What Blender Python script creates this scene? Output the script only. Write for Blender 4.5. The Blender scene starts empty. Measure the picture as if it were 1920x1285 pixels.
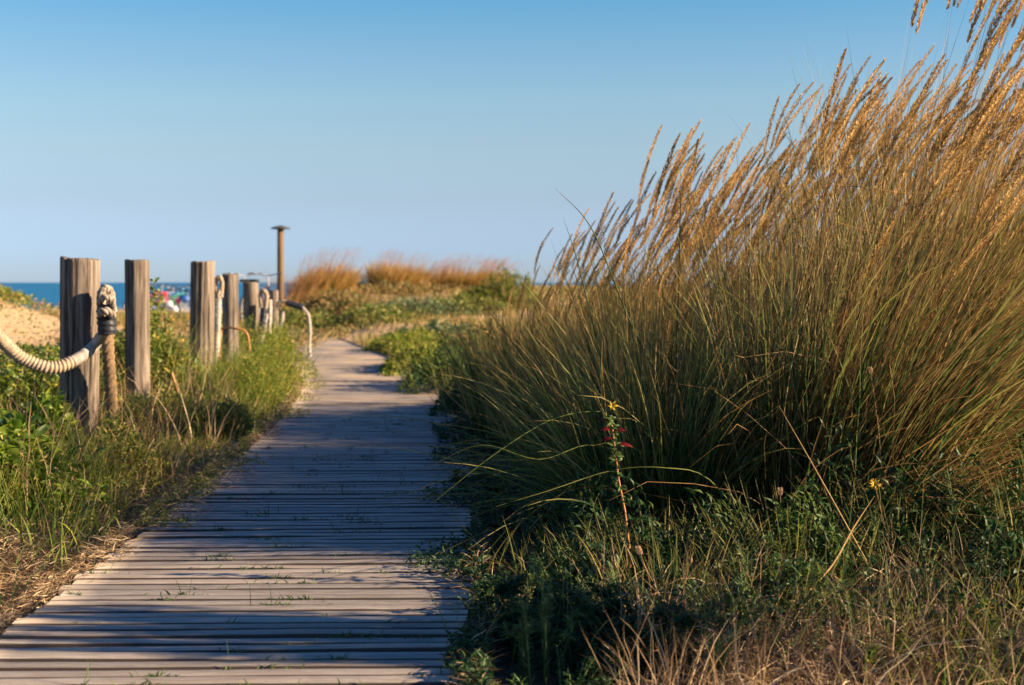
import bpy, math
import numpy as np
from mathutils import Vector, noise as mnoise
R = math.radians
scene = bpy.context.scene
COL = scene.collection

# ------------------------------------------------------------ camera, sky, sun
F = 2666.67           # focal length in photo pixels (1920 wide)
EYE = 0.80
cam = bpy.data.cameras.new("camera"); camo = bpy.data.objects.new("camera", cam); COL.objects.link(camo)
camo.location = (0, 0, EYE); camo.rotation_euler = (R(90), 0, 0)
cam.lens = 50; cam.sensor_width = 36; cam.shift_y = -112.5/1920
cam.clip_start = 0.05; cam.clip_end = 60000
cam.dof.use_dof = True; cam.dof.focus_distance = 4.15; cam.dof.aperture_fstop = 4.8
scene.camera = camo

SUN_EL, SUN_AZ = 20.5, 9.0        # height; degrees behind the +X axis (towards the camera)
world = bpy.data.worlds.new("World"); scene.world = world; world.use_nodes = True
wn = world.node_tree; wn.nodes.clear()
sky = wn.nodes.new("ShaderNodeTexSky"); sky.sky_type = 'NISHITA'; sky.sun_disc = False
sky.sun_elevation = R(SUN_EL); sky.sun_rotation = R(90+SUN_AZ)
sky.altitude = 0; sky.air_density = 1.0; sky.dust_density = 0.25; sky.ozone_density = 2.2
mul = wn.nodes.new("ShaderNodeMix"); mul.data_type = 'RGBA'; mul.blend_type = 'MULTIPLY'; mul.inputs[0].default_value = 1
geo = wn.nodes.new("ShaderNodeTexCoord"); sxyz = wn.nodes.new("ShaderNodeSeparateXYZ"); wn.links.new(geo.outputs['Generated'], sxyz.inputs[0])
hr_ = wn.nodes.new("ShaderNodeMapRange"); hr_.inputs[1].default_value = 0.0; hr_.inputs[2].default_value = 0.5; wn.links.new(sxyz.outputs[2], hr_.inputs[0])
tint = wn.nodes.new("ShaderNodeValToRGB"); te = tint.color_ramp.elements      # clear sea air: less yellow at the horizon
TINT = [(0,(.40,.56,1.0)),(.045,(.415,.55,1.0)),(.115,(.485,.53,.74)),(.185,(.575,.605,.675)),(.255,(.60,.664,.70)),(.325,(.52,.664,.73)),(.39,(.38,.655,.75)),(.5,(.28,.58,.80)),(.9,(.15,.36,.66))]
while len(te) < len(TINT): te.new(.5)
for e_, (p_, c_) in zip(te, TINT): e_.position = p_; e_.color = (*c_, 1)
wn.links.new(hr_.outputs[0], tint.inputs[0]); wn.links.new(tint.outputs[0], mul.inputs[7])
bg = wn.nodes.new("ShaderNodeBackground"); bg.inputs[1].default_value = 0.0685
wo = wn.nodes.new("ShaderNodeOutputWorld")
wn.links.new(sky.outputs[0], mul.inputs[6]); wn.links.new(mul.outputs[2], bg.inputs[0]); wn.links.new(bg.outputs[0], wo.inputs[0])
sl = bpy.data.lights.new("sun", 'SUN'); sl.energy = 5.0; sl.angle = R(0.5); sl.color = (1.0, 0.76, 0.50)
so = bpy.data.objects.new("sun", sl); COL.objects.link(so)
sd = Vector((math.cos(R(SUN_EL))*math.cos(R(SUN_AZ)), -math.cos(R(SUN_EL))*math.sin(R(SUN_AZ)), math.sin(R(SUN_EL))))
so.rotation_euler = sd.to_track_quat('Z', 'Y').to_euler(); so.location = (20, -4, 8)
scene.view_settings.view_transform = 'Standard'; scene.view_settings.look = 'None'
scene.view_settings.exposure = 1.6; scene.view_settings.gamma = 1.0; scene.view_settings.use_curve_mapping = False
scene.cycles.max_bounces = 6; scene.cycles.diffuse_bounces = 3; scene.cycles.glossy_bounces = 2
scene.cycles.transmission_bounces = 4; scene.cycles.transparent_max_bounces = 4

def px(x, y, D):                    # photo pixel at distance D -> world point
    return np.array(((x-960)/F*D, D, EYE-(y-530)/F*D))

# ------------------------------------------------------------ object helpers
def tag(o, label=None, cat=None, group=None, kind=None):
    if label: o['label'] = label
    if cat: o['category'] = cat
    if group: o['group'] = group
    if kind: o['kind'] = kind
    return o
def empty(name, loc, label, cat, group=None, rz=0):
    o = bpy.data.objects.new(name, None); COL.objects.link(o); o.location = tuple(loc); o.rotation_euler.z = rz
    o.empty_display_size = .1
    return tag(o, label, cat, group)

class MB:
    """numpy mesh collector: quads/tris with point attributes var and t"""
    def __init__(s): s.v=[]; s.q=[]; s.t3=[]; s.a=[]; s.b=[]; s.n=0
    def add(s, v, quads=None, tris=None, var=0.5, t=0.5):
        v = np.asarray(v, float).reshape(-1, 3); k = len(v)
        s.v.append(v)
        s.a.append(np.broadcast_to(np.asarray(var, float), (k,)).copy()); s.b.append(np.broadcast_to(np.asarray(t, float), (k,)).copy())
        if quads is not None and len(quads): s.q.append(np.asarray(quads).reshape(-1, 4)+s.n)
        if tris is not None and len(tris): s.t3.append(np.asarray(tris).reshape(-1, 3)+s.n)
        s.n += k; return s
    def build(s, name, m, parent=None, smooth=False, origin=None):
        v = np.concatenate(s.v)
        if origin is not None: v = v - np.asarray(origin, float)
        q = np.concatenate(s.q) if s.q else np.zeros((0,4), int)
        t3 = np.concatenate(s.t3) if s.t3 else np.zeros((0,3), int)
        me = bpy.data.meshes.new(name)
        me.vertices.add(len(v)); me.vertices.foreach_set("co", v.astype(np.float32).ravel())
        li = np.concatenate([q.ravel(), t3.ravel()]).astype(np.int32)
        me.loops.add(len(li)); me.loops.foreach_set("vertex_index", li)
        me.polygons.add(len(q)+len(t3))
        st = np.concatenate([np.arange(len(q))*4, len(q)*4+np.arange(len(t3))*3]).astype(np.int32)
        me.polygons.foreach_set("loop_start", st)
        if smooth: me.polygons.foreach_set("use_smooth", np.ones(len(st), bool))
        me.update(calc_edges=True)
        for nm, arr in (("var", s.a), ("t", s.b)):
            at = me.attributes.new(nm, 'FLOAT', 'POINT'); at.data.foreach_set("value", np.concatenate(arr).astype(np.float32))
        me.materials.append(m)
        o = bpy.data.objects.new(name, me); COL.objects.link(o)
        if parent is not None: o.parent = parent
        if origin is not None and parent is None: o.location = tuple(origin)
        return o

def nrm(v): return v/np.maximum(np.linalg.norm(v, axis=-1, keepdims=True), 1e-9)

# ------------------------------------------------------------ materials
def new_mat(name):
    m = bpy.data.materials.new(name); m.use_nodes = True
    nt = m.node_tree; nt.nodes.clear(); out = nt.nodes.new("ShaderNodeOutputMaterial")
    return m, nt, out
def N(nt, typ, **kw):
    n = nt.nodes.new(typ)
    for k, v in kw.items(): setattr(n, k, v)
    return n
def ramp(nt, stops, fac=None, interp='LINEAR'):
    r = nt.nodes.new("ShaderNodeValToRGB"); e = r.color_ramp.elements; r.color_ramp.interpolation = interp
    while len(e) < len(stops): e.new(0.5)
    for el, (p, c) in zip(e, stops): el.position = p; el.color = (*c, 1)
    if fac is not None: nt.links.new(fac, r.inputs[0])
    return r
def leaf_mat(name, stops, tip=None, trans=0.35, rough=0.55, spec=0.3, tipstart=.55):
    """colour by blade ('var'), optionally drier towards the tip ('t')"""
    m, nt, out = new_mat(name)
    a = N(nt, "ShaderNodeAttribute", attribute_name="var"); c = ramp(nt, stops, a.outputs['Fac']); col = c.outputs[0]
    if tip:
        b = N(nt, "ShaderNodeAttribute", attribute_name="t")
        mr = N(nt, "ShaderNodeMapRange"); mr.inputs[1].default_value = tipstart; mr.inputs[2].default_value = 1.0
        nt.links.new(b.outputs['Fac'], mr.inputs[0])
        mx = N(nt, "ShaderNodeMix", data_type='RGBA'); nt.links.new(mr.outputs[0], mx.inputs[0])
        nt.links.new(col, mx.inputs[6]); mx.inputs[7].default_value = (*tip, 1); col = mx.outputs[2]
    p = N(nt, "ShaderNodeBsdfPrincipled"); nt.links.new(col, p.inputs['Base Color'])
    p.inputs['Roughness'].default_value = rough; p.inputs['Specular IOR Level'].default_value = spec
    tr = N(nt, "ShaderNodeBsdfTranslucent"); nt.links.new(col, tr.inputs[0])
    mix = N(nt, "ShaderNodeMixShader"); mix.inputs[0].default_value = trans
    nt.links.new(p.outputs[0], mix.inputs[1]); nt.links.new(tr.outputs[0], mix.inputs[2]); nt.links.new(mix.outputs[0], out.inputs[0])
    return m
def noise_mat(name, stops, scale=5, stretch=(1,1,1), rough=.8, bump=.3, bscale=None, detail=8, var=0.0, spec=.3, dist=.02):
    m, nt, out = new_mat(name)
    tc = N(nt, "ShaderNodeTexCoord"); mp = N(nt, "ShaderNodeMapping"); mp.inputs['Scale'].default_value = stretch
    nt.links.new(tc.outputs['Object'], mp.inputs[0])
    n = N(nt, "ShaderNodeTexNoise"); n.inputs['Scale'].default_value = scale; n.inputs['Detail'].default_value = detail
    n.inputs['Roughness'].default_value = .65
    nt.links.new(mp.outputs[0], n.inputs[0]); fac = n.outputs[0]
    if var:
        a = N(nt, "ShaderNodeAttribute", attribute_name="var")
        ma = N(nt, "ShaderNodeMath", operation='MULTIPLY_ADD'); nt.links.new(a.outputs['Fac'], ma.inputs[0]); ma.inputs[1].default_value = var
        nt.links.new(fac, ma.inputs[2]); sb = N(nt, "ShaderNodeMath", operation='SUBTRACT'); nt.links.new(ma.outputs[0], sb.inputs[0]); sb.inputs[1].default_value = var*.5
        fac = sb.outputs[0]
    c = ramp(nt, stops, fac)
    p = N(nt, "ShaderNodeBsdfPrincipled"); nt.links.new(c.outputs[0], p.inputs['Base Color'])
    p.inputs['Roughness'].default_value = rough; p.inputs['Specular IOR Level'].default_value = spec
    if bump:
        n2 = N(nt, "ShaderNodeTexNoise"); n2.inputs['Scale'].default_value = bscale or scale*2; n2.inputs['Detail'].default_value = 6
        nt.links.new(mp.outputs[0], n2.inputs[0])
        b = N(nt, "ShaderNodeBump"); b.inputs['Strength'].default_value = bump; b.inputs['Distance'].default_value = dist
        nt.links.new(n2.outputs[0], b.inputs['Height']); nt.links.new(b.outputs[0], p.inputs['Normal'])
    nt.links.new(p.outputs[0], out.inputs[0]); return m
def flat_mat(name, col, rough=.5, metal=0, spec=.4, jitter=.12):
    return noise_mat(name, [(.3, tuple(c*(1-jitter) for c in col)), (.7, tuple(min(1, c*(1+jitter)) for c in col))], 30, rough=rough, bump=.1, spec=spec, dist=.002)

M = {}
M['green_blade'] = leaf_mat('green_blade', [(0,(.01,.04,.018)),(.35,(.04,.105,.03)),(.6,(.13,.20,.045)),(.8,(.27,.25,.06)),(1,(.55,.45,.18))], tip=(.32,.25,.07), trans=.38, tipstart=.6)
M['brown_blade'] = leaf_mat('brown_blade', [(0,(.03,.06,.02)),(.22,(.07,.08,.022)),(.45,(.2,.11,.035)),(.7,(.40,.235,.07)),(1,(.60,.42,.17))], tip=(.52,.3,.085), trans=.4, tipstart=.4)
M['rust_blade'] = leaf_mat('rust_blade', [(0,(.02,.045,.015)),(.25,(.055,.055,.02)),(.5,(.13,.07,.028)),(.75,(.24,.13,.05)),(.93,(.36,.22,.09)),(1,(.6,.45,.22))], tip=(.34,.19,.07), trans=.3, tipstart=.45)
M['far_rust'] = leaf_mat('far_rust', [(0,(.10,.10,.02)),(.3,(.30,.20,.045)),(.7,(.46,.28,.075)),(1,(.58,.40,.15))], tip=(.5,.29,.09), trans=.4)
M['rust_seed'] = leaf_mat('rust_seed', [(0,(.22,.09,.04)),(.6,(.42,.19,.06)),(1,(.55,.28,.10))], trans=.4)
M['seed'] = leaf_mat('seed', [(0,(.28,.16,.05)),(.5,(.56,.36,.125)),(1,(.80,.58,.27))], trans=.5, rough=.7)
M['stem_dry'] = leaf_mat('stem_dry', [(0,(.20,.10,.03)),(.5,(.36,.2,.07)),(1,(.5,.32,.14))], trans=.15, rough=.5)
M['straw'] = leaf_mat('straw', [(0,(.07,.04,.02)),(.4,(.24,.145,.07)),(.75,(.47,.33,.18)),(1,(.74,.58,.36))], trans=.2, rough=.7)
M['verge'] = leaf_mat('verge', [(0,(.035,.08,.012)),(.3,(.11,.18,.02)),(.55,(.26,.30,.04)),(.8,(.46,.37,.08)),(1,(.66,.48,.17))], tip=(.25,.26,.06), trans=.42, tipstart=.5)
M['lush'] = leaf_mat('lush', [(0,(.04,.09,.012)),(.35,(.10,.17,.02)),(.65,(.2,.25,.03)),(.85,(.34,.3,.06)),(1,(.48,.34,.12))], trans=.42)
M['weed_dark'] = leaf_mat('weed_dark', [(0,(.012,.035,.012)),(.5,(.025,.065,.02)),(.9,(.06,.11,.03)),(1,(.14,.15,.045))], trans=.3, rough=.5)
M['weed_pale'] = leaf_mat('weed_pale', [(0,(.06,.12,.035)),(.6,(.13,.2,.06)),(1,(.3,.34,.13))], trans=.35)
M['broad'] = leaf_mat('broad', [(0,(.06,.13,.012)),(.5,(.17,.28,.025)),(1,(.40,.46,.05))], trans=.45, rough=.4, spec=.45)
M['shrub'] = leaf_mat('shrub', [(0,(.035,.08,.012)),(.5,(.10,.16,.022)),(.8,(.25,.28,.04)),(1,(.5,.4,.06))], trans=.35, rough=.4, spec=.45)
M['cover'] = leaf_mat('cover', [(0,(.045,.07,.02)),(.3,(.12,.14,.03)),(.5,(.26,.22,.06)),(.75,(.42,.27,.10)),(1,(.5,.3,.15))], trans=.35)
M['bright'] = leaf_mat('bright', [(0,(.06,.11,.012)),(.4,(.15,.21,.022)),(.75,(.30,.32,.04)),(1,(.48,.38,.08))], trans=.45)
M['dune_green'] = leaf_mat('dune_green', [(0,(.05,.09,.015)),(.4,(.14,.19,.03)),(.75,(.28,.28,.06)),(1,(.42,.32,.12))], trans=.35)
M['sage'] = leaf_mat('sage', [(0,(.06,.10,.04)),(.6,(.14,.19,.08)),(1,(.28,.30,.14))], trans=.3)
M['weed_mid'] = leaf_mat('weed_mid', [(0,(.025,.065,.015)),(.6,(.06,.12,.025)),(1,(.16,.2,.045))], trans=.35)
M['woody'] = flat_mat('woody', (.22,.11,.05), .8, jitter=.3)
M['orange_stem'] = flat_mat('orange_stem', (.42,.17,.05), .5, jitter=.3)
M['green_stem'] = flat_mat('green_stem', (.12,.17,.04), .6, jitter=.3)
M['dark_stem'] = flat_mat('dark_stem', (.04,.07,.02), .6, jitter=.3)
M['yellow'] = flat_mat('yellow', (.75,.45,.03), .6)
M['red_leaf'] = leaf_mat('red_leaf', [(0,(.09,.008,.01)),(1,(.2,.015,.018))], trans=.45, rough=.35)
M['fluff'] = leaf_mat('fluff', [(0,(.42,.27,.15)),(1,(.68,.5,.33))], trans=.35, rough=.9)

# ------------------------------------------------------------ setting: terrain
DECK = [(0,-.62),(2,-.60),(4,-.65),(6,-.70),(8,-.80),(10,-.95),(12,-1.22),(14,-1.6),(18,-2.45),(24,-3.8),(30,-5.4),(40,-8.6)]
dy_ = np.array([p[0] for p in DECK], float); dx_ = np.array([p[1] for p in DECK], float)
def deck_x(y):
    y = np.asarray(y, float)
    return (np.interp(y-.8, dy_, dx_)+np.interp(y, dy_, dx_)+np.interp(y+.8, dy_, dx_))/3
HALF = .53
def sm(x, a, b):
    t = np.clip((x-a)/(b-a), 0, 1); return t*t*(3-2*t)
rs0 = np.random.default_rng(5)
WAV = [(rs0.uniform(.6,3.2), rs0.uniform(0,6.28), rs0.uniform(0,6.28)) for _ in range(14)]
def bumps(x, y):
    z = 0
    for k, a, p in WAV: z = z + np.sin(k*(x*math.cos(a)+y*math.sin(a))+p)/k
    return z*.25
def ground(x, y):
    x = np.asarray(x, float); y = np.asarray(y, float)
    d = x-deck_x(np.clip(y, 0, 40)); near = sm(np.abs(d), .45, 1.6)
    z = -.055 + bumps(x, y)*.09*near
    z = z + .05*np.clip(d-.6, 0, 6)*(1-sm(y, 8, 20))                        # dune rising to the right
    z = z + .62*sm(y, 17, 36)*sm(x, -7.5, -3.5)*(1-sm(y, 48, 90))*near       # ridge with the far clumps
    z = z + .98*np.exp(-((x+8.5)/1.9)**2-((y-20.5)/2.4)**2)                   # small green dune far left
    z = z - .12*sm(-d, 1.6, 6)*(1-sm(y, 30, 50))
    z = z - .3*sm(y, 30, 52)*(1-sm(x, -7.5, -3.5)) - 2.2*sm(y, 56, 130)
    return z
def axis(stops):
    out = []
    for a, b, s in stops: out += list(np.arange(a, b, s))
    return np.array(out)
gx = axis([(-600,-60,30),(-60,-14,2),(-14,-3.6,.25),(-3.6,3.2,.05),(3.2,9,.25),(9,60,3),(60,601,30)])
gy = axis([(-60,0,6),(0,2.2,.2),(2.2,9,.05),(9,16,.12),(16,60,.5),(60,200,5)])
X, Y = np.meshgrid(gx, gy); Z = ground(X, Y)
Z = Z + np.where((np.abs(X) < 8) & (Y < 30) & (Y > 0), rs0.normal(0, .004, Z.shape), 0)
dd = np.abs(X-deck_x(np.clip(Y, 0, 40))); Z = np.where((dd < .62) & (Y < 42), np.minimum(Z, -.05), Z)
ny, nx = X.shape; idx = np.arange(nx*ny).reshape(ny, nx)
quads = np.stack([idx[:-1,:-1], idx[:-1,1:], idx[1:,1:], idx[1:,:-1]], -1)
m, nt, out = new_mat('sand_soil')
tc = N(nt, "ShaderNodeTexCoord"); n1 = N(nt, "ShaderNodeTexNoise"); n1.inputs['Scale'].default_value = .55; n1.inputs['Detail'].default_value = 6
n2 = N(nt, "ShaderNodeTexNoise"); n2.inputs['Scale'].default_value = 35; n2.inputs['Detail'].default_value = 8
nt.links.new(tc.outputs['Object'], n1.inputs[0]); nt.links.new(tc.outputs['Object'], n2.inputs[0])
sep = N(nt, "ShaderNodeSeparateXYZ"); nt.links.new(tc.outputs['Object'], sep.inputs[0])
mr = N(nt, "ShaderNodeMapRange"); mr.inputs[1].default_value = 5.5; mr.inputs[2].default_value = 10; nt.links.new(sep.outputs[1], mr.inputs[0])
soil = ramp(nt, [(.3,(.045,.028,.018)),(.55,(.12,.075,.045)),(.75,(.26,.17,.10))], n2.outputs[0])
sand = ramp(nt, [(.3,(.36,.24,.13)),(.5,(.47,.33,.19)),(.7,(.56,.42,.26))], n2.outputs[0])
sd2 = N(nt, "ShaderNodeMath", operation='MULTIPLY_ADD'); nt.links.new(n1.outputs[0], sd2.inputs[0]); sd2.inputs[1].default_value = 1.2
ad = N(nt, "ShaderNodeMath", operation='SUBTRACT'); nt.links.new(mr.outputs[0], ad.inputs[0]); ad.inputs[1].default_value = .6; nt.links.new(ad.outputs[0], sd2.inputs[2])
sd2.use_clamp = True
mx = N(nt, "ShaderNodeMix", data_type='RGBA'); nt.links.new(sd2.outputs[0], mx.inputs[0]); nt.links.new(soil.outputs[0], mx.inputs[6]); nt.links.new(sand.outputs[0], mx.inputs[7])
p = N(nt, "ShaderNodeBsdfPrincipled"); p.inputs['Roughness'].default_value = .95; p.inputs['Specular IOR Level'].default_value = .1
nt.links.new(mx.outputs[2], p.inputs['Base Color'])
b = N(nt, "ShaderNodeBump"); b.inputs['Strength'].default_value = .8; b.inputs['Distance'].default_value = .02; nt.links.new(n2.outputs[0], b.inputs['Height'])
nt.links.new(b.outputs[0], p.inputs['Normal']); nt.links.new(p.outputs[0], out.inputs[0])
g = MB().add(np.stack([X, Y, Z], -1), quads).build('ground', m, smooth=True); tag(g, kind='structure', label='sandy dune ground under the plants')

# sea
m, nt, out = new_mat('sea_water')
p = N(nt, "ShaderNodeBsdfPrincipled"); p.inputs['Base Color'].default_value = (.0, .115, .22, 1); p.inputs['Roughness'].default_value = .35
p.inputs['Specular IOR Level'].default_value = .03
tc = N(nt, "ShaderNodeTexCoord"); mp = N(nt, "ShaderNodeMapping"); mp.inputs['Scale'].default_value = (.05,.35,1); nt.links.new(tc.outputs['Object'], mp.inputs[0])
n1 = N(nt, "ShaderNodeTexNoise"); n1.inputs['Scale'].default_value = 1.2; n1.inputs['Detail'].default_value = 8; nt.links.new(mp.outputs[0], n1.inputs[0])
c = ramp(nt, [(.35,(0,.085,.21)),(.65,(0,.14,.30))], n1.outputs[0]); nt.links.new(c.outputs[0], p.inputs['Base Color'])
b = N(nt, "ShaderNodeBump"); b.inputs['Strength'].default_value = .6; b.inputs['Distance'].default_value = .4; nt.links.new(n1.outputs[0], b.inputs['Height'])
nt.links.new(b.outputs[0], p.inputs['Normal']); nt.links.new(p.outputs[0], out.inputs[0])
sea = MB().add([(-30000,150,-2.38),(30000,150,-2.38),(30000,42000,-2.38),(-30000,42000,-2.38)], [(0,1,2,3)]).build('sea', m)
tag(sea, kind='structure', label='calm blue sea to the horizon')
foam = MB()
for i in range(3):
    xs = np.linspace(-120, 40, 161); y0 = 166+i*9+2.2*np.sin(xs*.06+i)+rs0.normal(0,.3,161); w = .5+.5*np.abs(np.sin(xs*.13+i*2))
    v = np.stack([np.stack([xs, y0-w, np.full_like(xs,-2.33)], -1), np.stack([xs, y0+w, np.full_like(xs,-2.33)], -1)], 1)
    k = np.arange(160)*2; foam.add(v, np.stack([k, k+2, k+3, k+1], -1))
tag(foam.build('sea_foam', flat_mat('foam', (.45,.6,.65), .8)), kind='stuff', label='thin lines of surf at the shore')

# ------------------------------------------------------------ boardwalk
rng = np.random.default_rng(11)
bw = MB(); y = 1.2; k = 0
PITCH = .064
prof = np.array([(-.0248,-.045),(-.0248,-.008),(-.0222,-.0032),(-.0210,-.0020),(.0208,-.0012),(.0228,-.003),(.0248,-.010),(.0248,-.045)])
PT = np.array([1,1,1,0,0,1,1,1.])  # weight of the painted gap shade along the slat profile
nx_ = 12; us = np.linspace(-1, 1, nx_)
while y < 36:
    cxk = float(deck_x(y)); dx = float(deck_x(y+.3)-deck_x(y-.3))/.6; ang = math.atan(dx)
    hl = HALF+rng.normal(0, .006); hr = HALF+rng.normal(0, .006); tilt = rng.normal(0, .0012); dz = rng.normal(0, .0013); roll = rng.normal(0, .03)
    dyk = rng.normal(0, .0012); wob = np.cumsum(rng.normal(0, .0006, nx_)); wob -= wob.mean()
    sc = 1+rng.normal(0, .03)
    P = np.zeros((nx_, 8, 3))
    for i, u in enumerate(us):
        s = u*(hl if u < 0 else hr)
        py = prof[:,0]*sc; pz = prof[:,1]+py*roll
        lx = np.full(8, s); ly = py+dyk+wob[i]; lz = pz+dz+tilt*u+wob[i]*.8
        P[i,:,0] = cxk+lx*math.cos(ang)+ly*math.sin(ang); P[i,:,1] = y-lx*math.sin(ang)+ly*math.cos(ang); P[i,:,2] = lz
    ii = np.arange(nx_*8).reshape(nx_, 8); q = []
    a_, b_ = ii[:-1], ii[1:]
    q = np.stack([a_[:,:-1], a_[:,1:], b_[:,1:], b_[:,:-1]], -1).reshape(-1, 4)
    caps = [(0,7,6,1),(1,6,5,2),(2,5,4,3)]; e = (nx_-1)*8
    q = np.concatenate([q[:, ::-1], np.array(caps), np.array([(e+d_, e+c_, e+b2, e+a2) for a2,b2,c_,d_ in caps])])
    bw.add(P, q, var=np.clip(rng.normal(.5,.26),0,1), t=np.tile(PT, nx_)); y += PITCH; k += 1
m, nt, out = new_mat('weathered_wood')
tc = N(nt, "ShaderNodeTexCoord"); at = N(nt, "ShaderNodeAttribute", attribute_name="var")
off = N(nt, "ShaderNodeCombineXYZ"); ml = N(nt, "ShaderNodeMath", operation='MULTIPLY'); ml.inputs[1].default_value = 37; nt.links.new(at.outputs['Fac'], ml.inputs[0]); nt.links.new(ml.outputs[0], off.inputs[2])
add = N(nt, "ShaderNodeVectorMath", operation='ADD'); nt.links.new(tc.outputs['Object'], add.inputs[0]); nt.links.new(off.outputs[0], add.inputs[1])
mp = N(nt, "ShaderNodeMapping"); mp.inputs['Scale'].default_value = (6, 130, 1); nt.links.new(add.outputs[0], mp.inputs[0])
gr = N(nt, "ShaderNodeTexNoise"); gr.inputs['Scale'].default_value = 2.2; gr.inputs['Detail'].default_value = 9; gr.inputs['Roughness'].default_value = .7; nt.links.new(mp.outputs[0], gr.inputs[0])
mp2 = N(nt, "ShaderNodeMapping"); mp2.inputs['Scale'].default_value = (1, 5, 1); nt.links.new(add.outputs[0], mp2.inputs[0])
bl = N(nt, "ShaderNodeTexNoise"); bl.inputs['Scale'].default_value = 2.5; bl.inputs['Detail'].default_value = 5; nt.links.new(mp2.outputs[0], bl.inputs[0])
c1 = ramp(nt, [(.30,(.15,.115,.095)),(.44,(.35,.31,.265)),(.6,(.51,.465,.41)),(.75,(.66,.615,.55))], gr.outputs[0])
c2 = ramp(nt, [(.3,(.70,.66,.63)),(.65,(1,1,1))], bl.outputs[0])
mm = N(nt, "ShaderNodeMix", data_type='RGBA', blend_type='MULTIPLY'); mm.inputs[0].default_value = 1; nt.links.new(c1.outputs[0], mm.inputs[6]); nt.links.new(c2.outputs[0], mm.inputs[7])
c3 = ramp(nt, [(0,(.66,.66,.67)),(1,(1.0,.96,.92))], at.outputs['Fac'])
mm2 = N(nt, "ShaderNodeMix", data_type='RGBA', blend_type='MULTIPLY'); mm2.inputs[0].default_value = 1; nt.links.new(mm.outputs[2], mm2.inputs[6]); nt.links.new(c3.outputs[0], mm2.inputs[7])
# tops bleached by the sun; sides and edges painted dark as gap shade
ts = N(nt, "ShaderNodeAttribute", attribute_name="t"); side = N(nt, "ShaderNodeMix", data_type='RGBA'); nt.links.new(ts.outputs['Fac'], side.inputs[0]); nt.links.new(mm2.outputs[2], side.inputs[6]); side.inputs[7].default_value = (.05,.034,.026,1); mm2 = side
# blown sand lying on the farther boards
sp = N(nt, "ShaderNodeSeparateXYZ"); nt.links.new(tc.outputs['Object'], sp.inputs[0])
mr = N(nt, "ShaderNodeMapRange"); mr.inputs[1].default_value = 6.5; mr.inputs[2].default_value = 11; mr.inputs[4].default_value = .8; nt.links.new(sp.outputs[1], mr.inputs[0])
sn = N(nt, "ShaderNodeTexNoise"); sn.inputs['Scale'].default_value = 1.6; sn.inputs['Detail'].default_value = 7; nt.links.new(tc.outputs['Object'], sn.inputs[0])
sr = ramp(nt, [(.42,(0,0,0)),(.62,(1,1,1))], sn.outputs[0]); sm_ = N(nt, "ShaderNodeMath", operation='MULTIPLY'); nt.links.new(sr.outputs[0], sm_.inputs[0]); nt.links.new(mr.outputs[0], sm_.inputs[1])
mm3 = N(nt, "ShaderNodeMix", data_type='RGBA'); nt.links.new(sm_.outputs[0], mm3.inputs[0]); nt.links.new(mm2.outputs[2], mm3.inputs[6]); mm3.inputs[7].default_value = (.5,.38,.25,1)
p = N(nt, "ShaderNodeBsdfPrincipled"); p.inputs['Roughness'].default_value = .62; p.inputs['Specular IOR Level'].default_value = .35; nt.links.new(mm3.outputs[2], p.inputs['Base Color'])
b = N(nt, "ShaderNodeBump"); b.inputs['Strength'].default_value = .7; b.inputs['Distance'].default_value = .003; nt.links.new(gr.outputs[0], b.inputs['Height'])
nt.links.new(b.outputs[0], p.inputs['Normal']); nt.links.new(p.outputs[0], out.inputs[0])
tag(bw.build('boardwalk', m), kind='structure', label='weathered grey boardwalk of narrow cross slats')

# ------------------------------------------------------------ plant generators
def ribbons(mb, rng, base, az, L, W, th0, th1, wind=(0,0,0), seg=7, pw=1.3, var=None, kink=.0, w0=.7, align=None):
    n = len(base); az = np.broadcast_to(az, (n,)); L = np.broadcast_to(L, (n,)); W = np.broadcast_to(W, (n,))
    th0 = np.broadcast_to(th0, (n,)); th1 = np.broadcast_to(th1, (n,))
    t = (np.arange(seg)+.5)/seg
    th = th0[:,None]+(th1-th0)[:,None]*t[None]**pw
    h = np.stack([np.cos(az), np.sin(az), np.zeros(n)], -1)
    T = np.sin(th)[...,None]*h[:,None]+np.cos(th)[...,None]*np.array((0,0,1.))
    wd = np.asarray(wind, float); wd = wd if wd.ndim == 2 else wd[None]
    T = T+wd[:,None]*(t[None,:,None]**.8)
    if kink: T = T+rng.normal(0, kink, (n,1,3))*t[None,:,None]+rng.normal(0, kink*.35, T.shape)
    T = nrm(T); step = T*(L[:,None]/seg)[...,None]
    P = np.concatenate([base[:,None], base[:,None]+np.cumsum(step, 1)], 1)      # n,seg+1,3
    Tv = np.concatenate([T[:,:1], nrm(T[:,:-1]+T[:,1:]), T[:,-1:]], 1)
    r = nrm(rng.normal(0, 1, (n,3)))if align is None else np.broadcast_to(align, (n,3))
    S = nrm(np.cross(Tv, r[:,None]))
    tt = np.linspace(0, 1, seg+1); wp = np.minimum(w0+tt*2, 1)*(1-tt**2.2)+.05
    V = np.stack([P-S*(W[:,None]*wp)[...,None]*.5, P+S*(W[:,None]*wp)[...,None]*.5], 2)
    k = seg+1; b0 = (np.arange(n)*k*2)[:,None]+(np.arange(seg)*2)[None]
    q = np.stack([b0, b0+1, b0+3, b0+2], -1)
    if var is None: var = rng.random(n)
    mb.add(V, q, var=np.repeat(var, k*2), t=np.tile(np.repeat(tt, 2), n))
    return P
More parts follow.
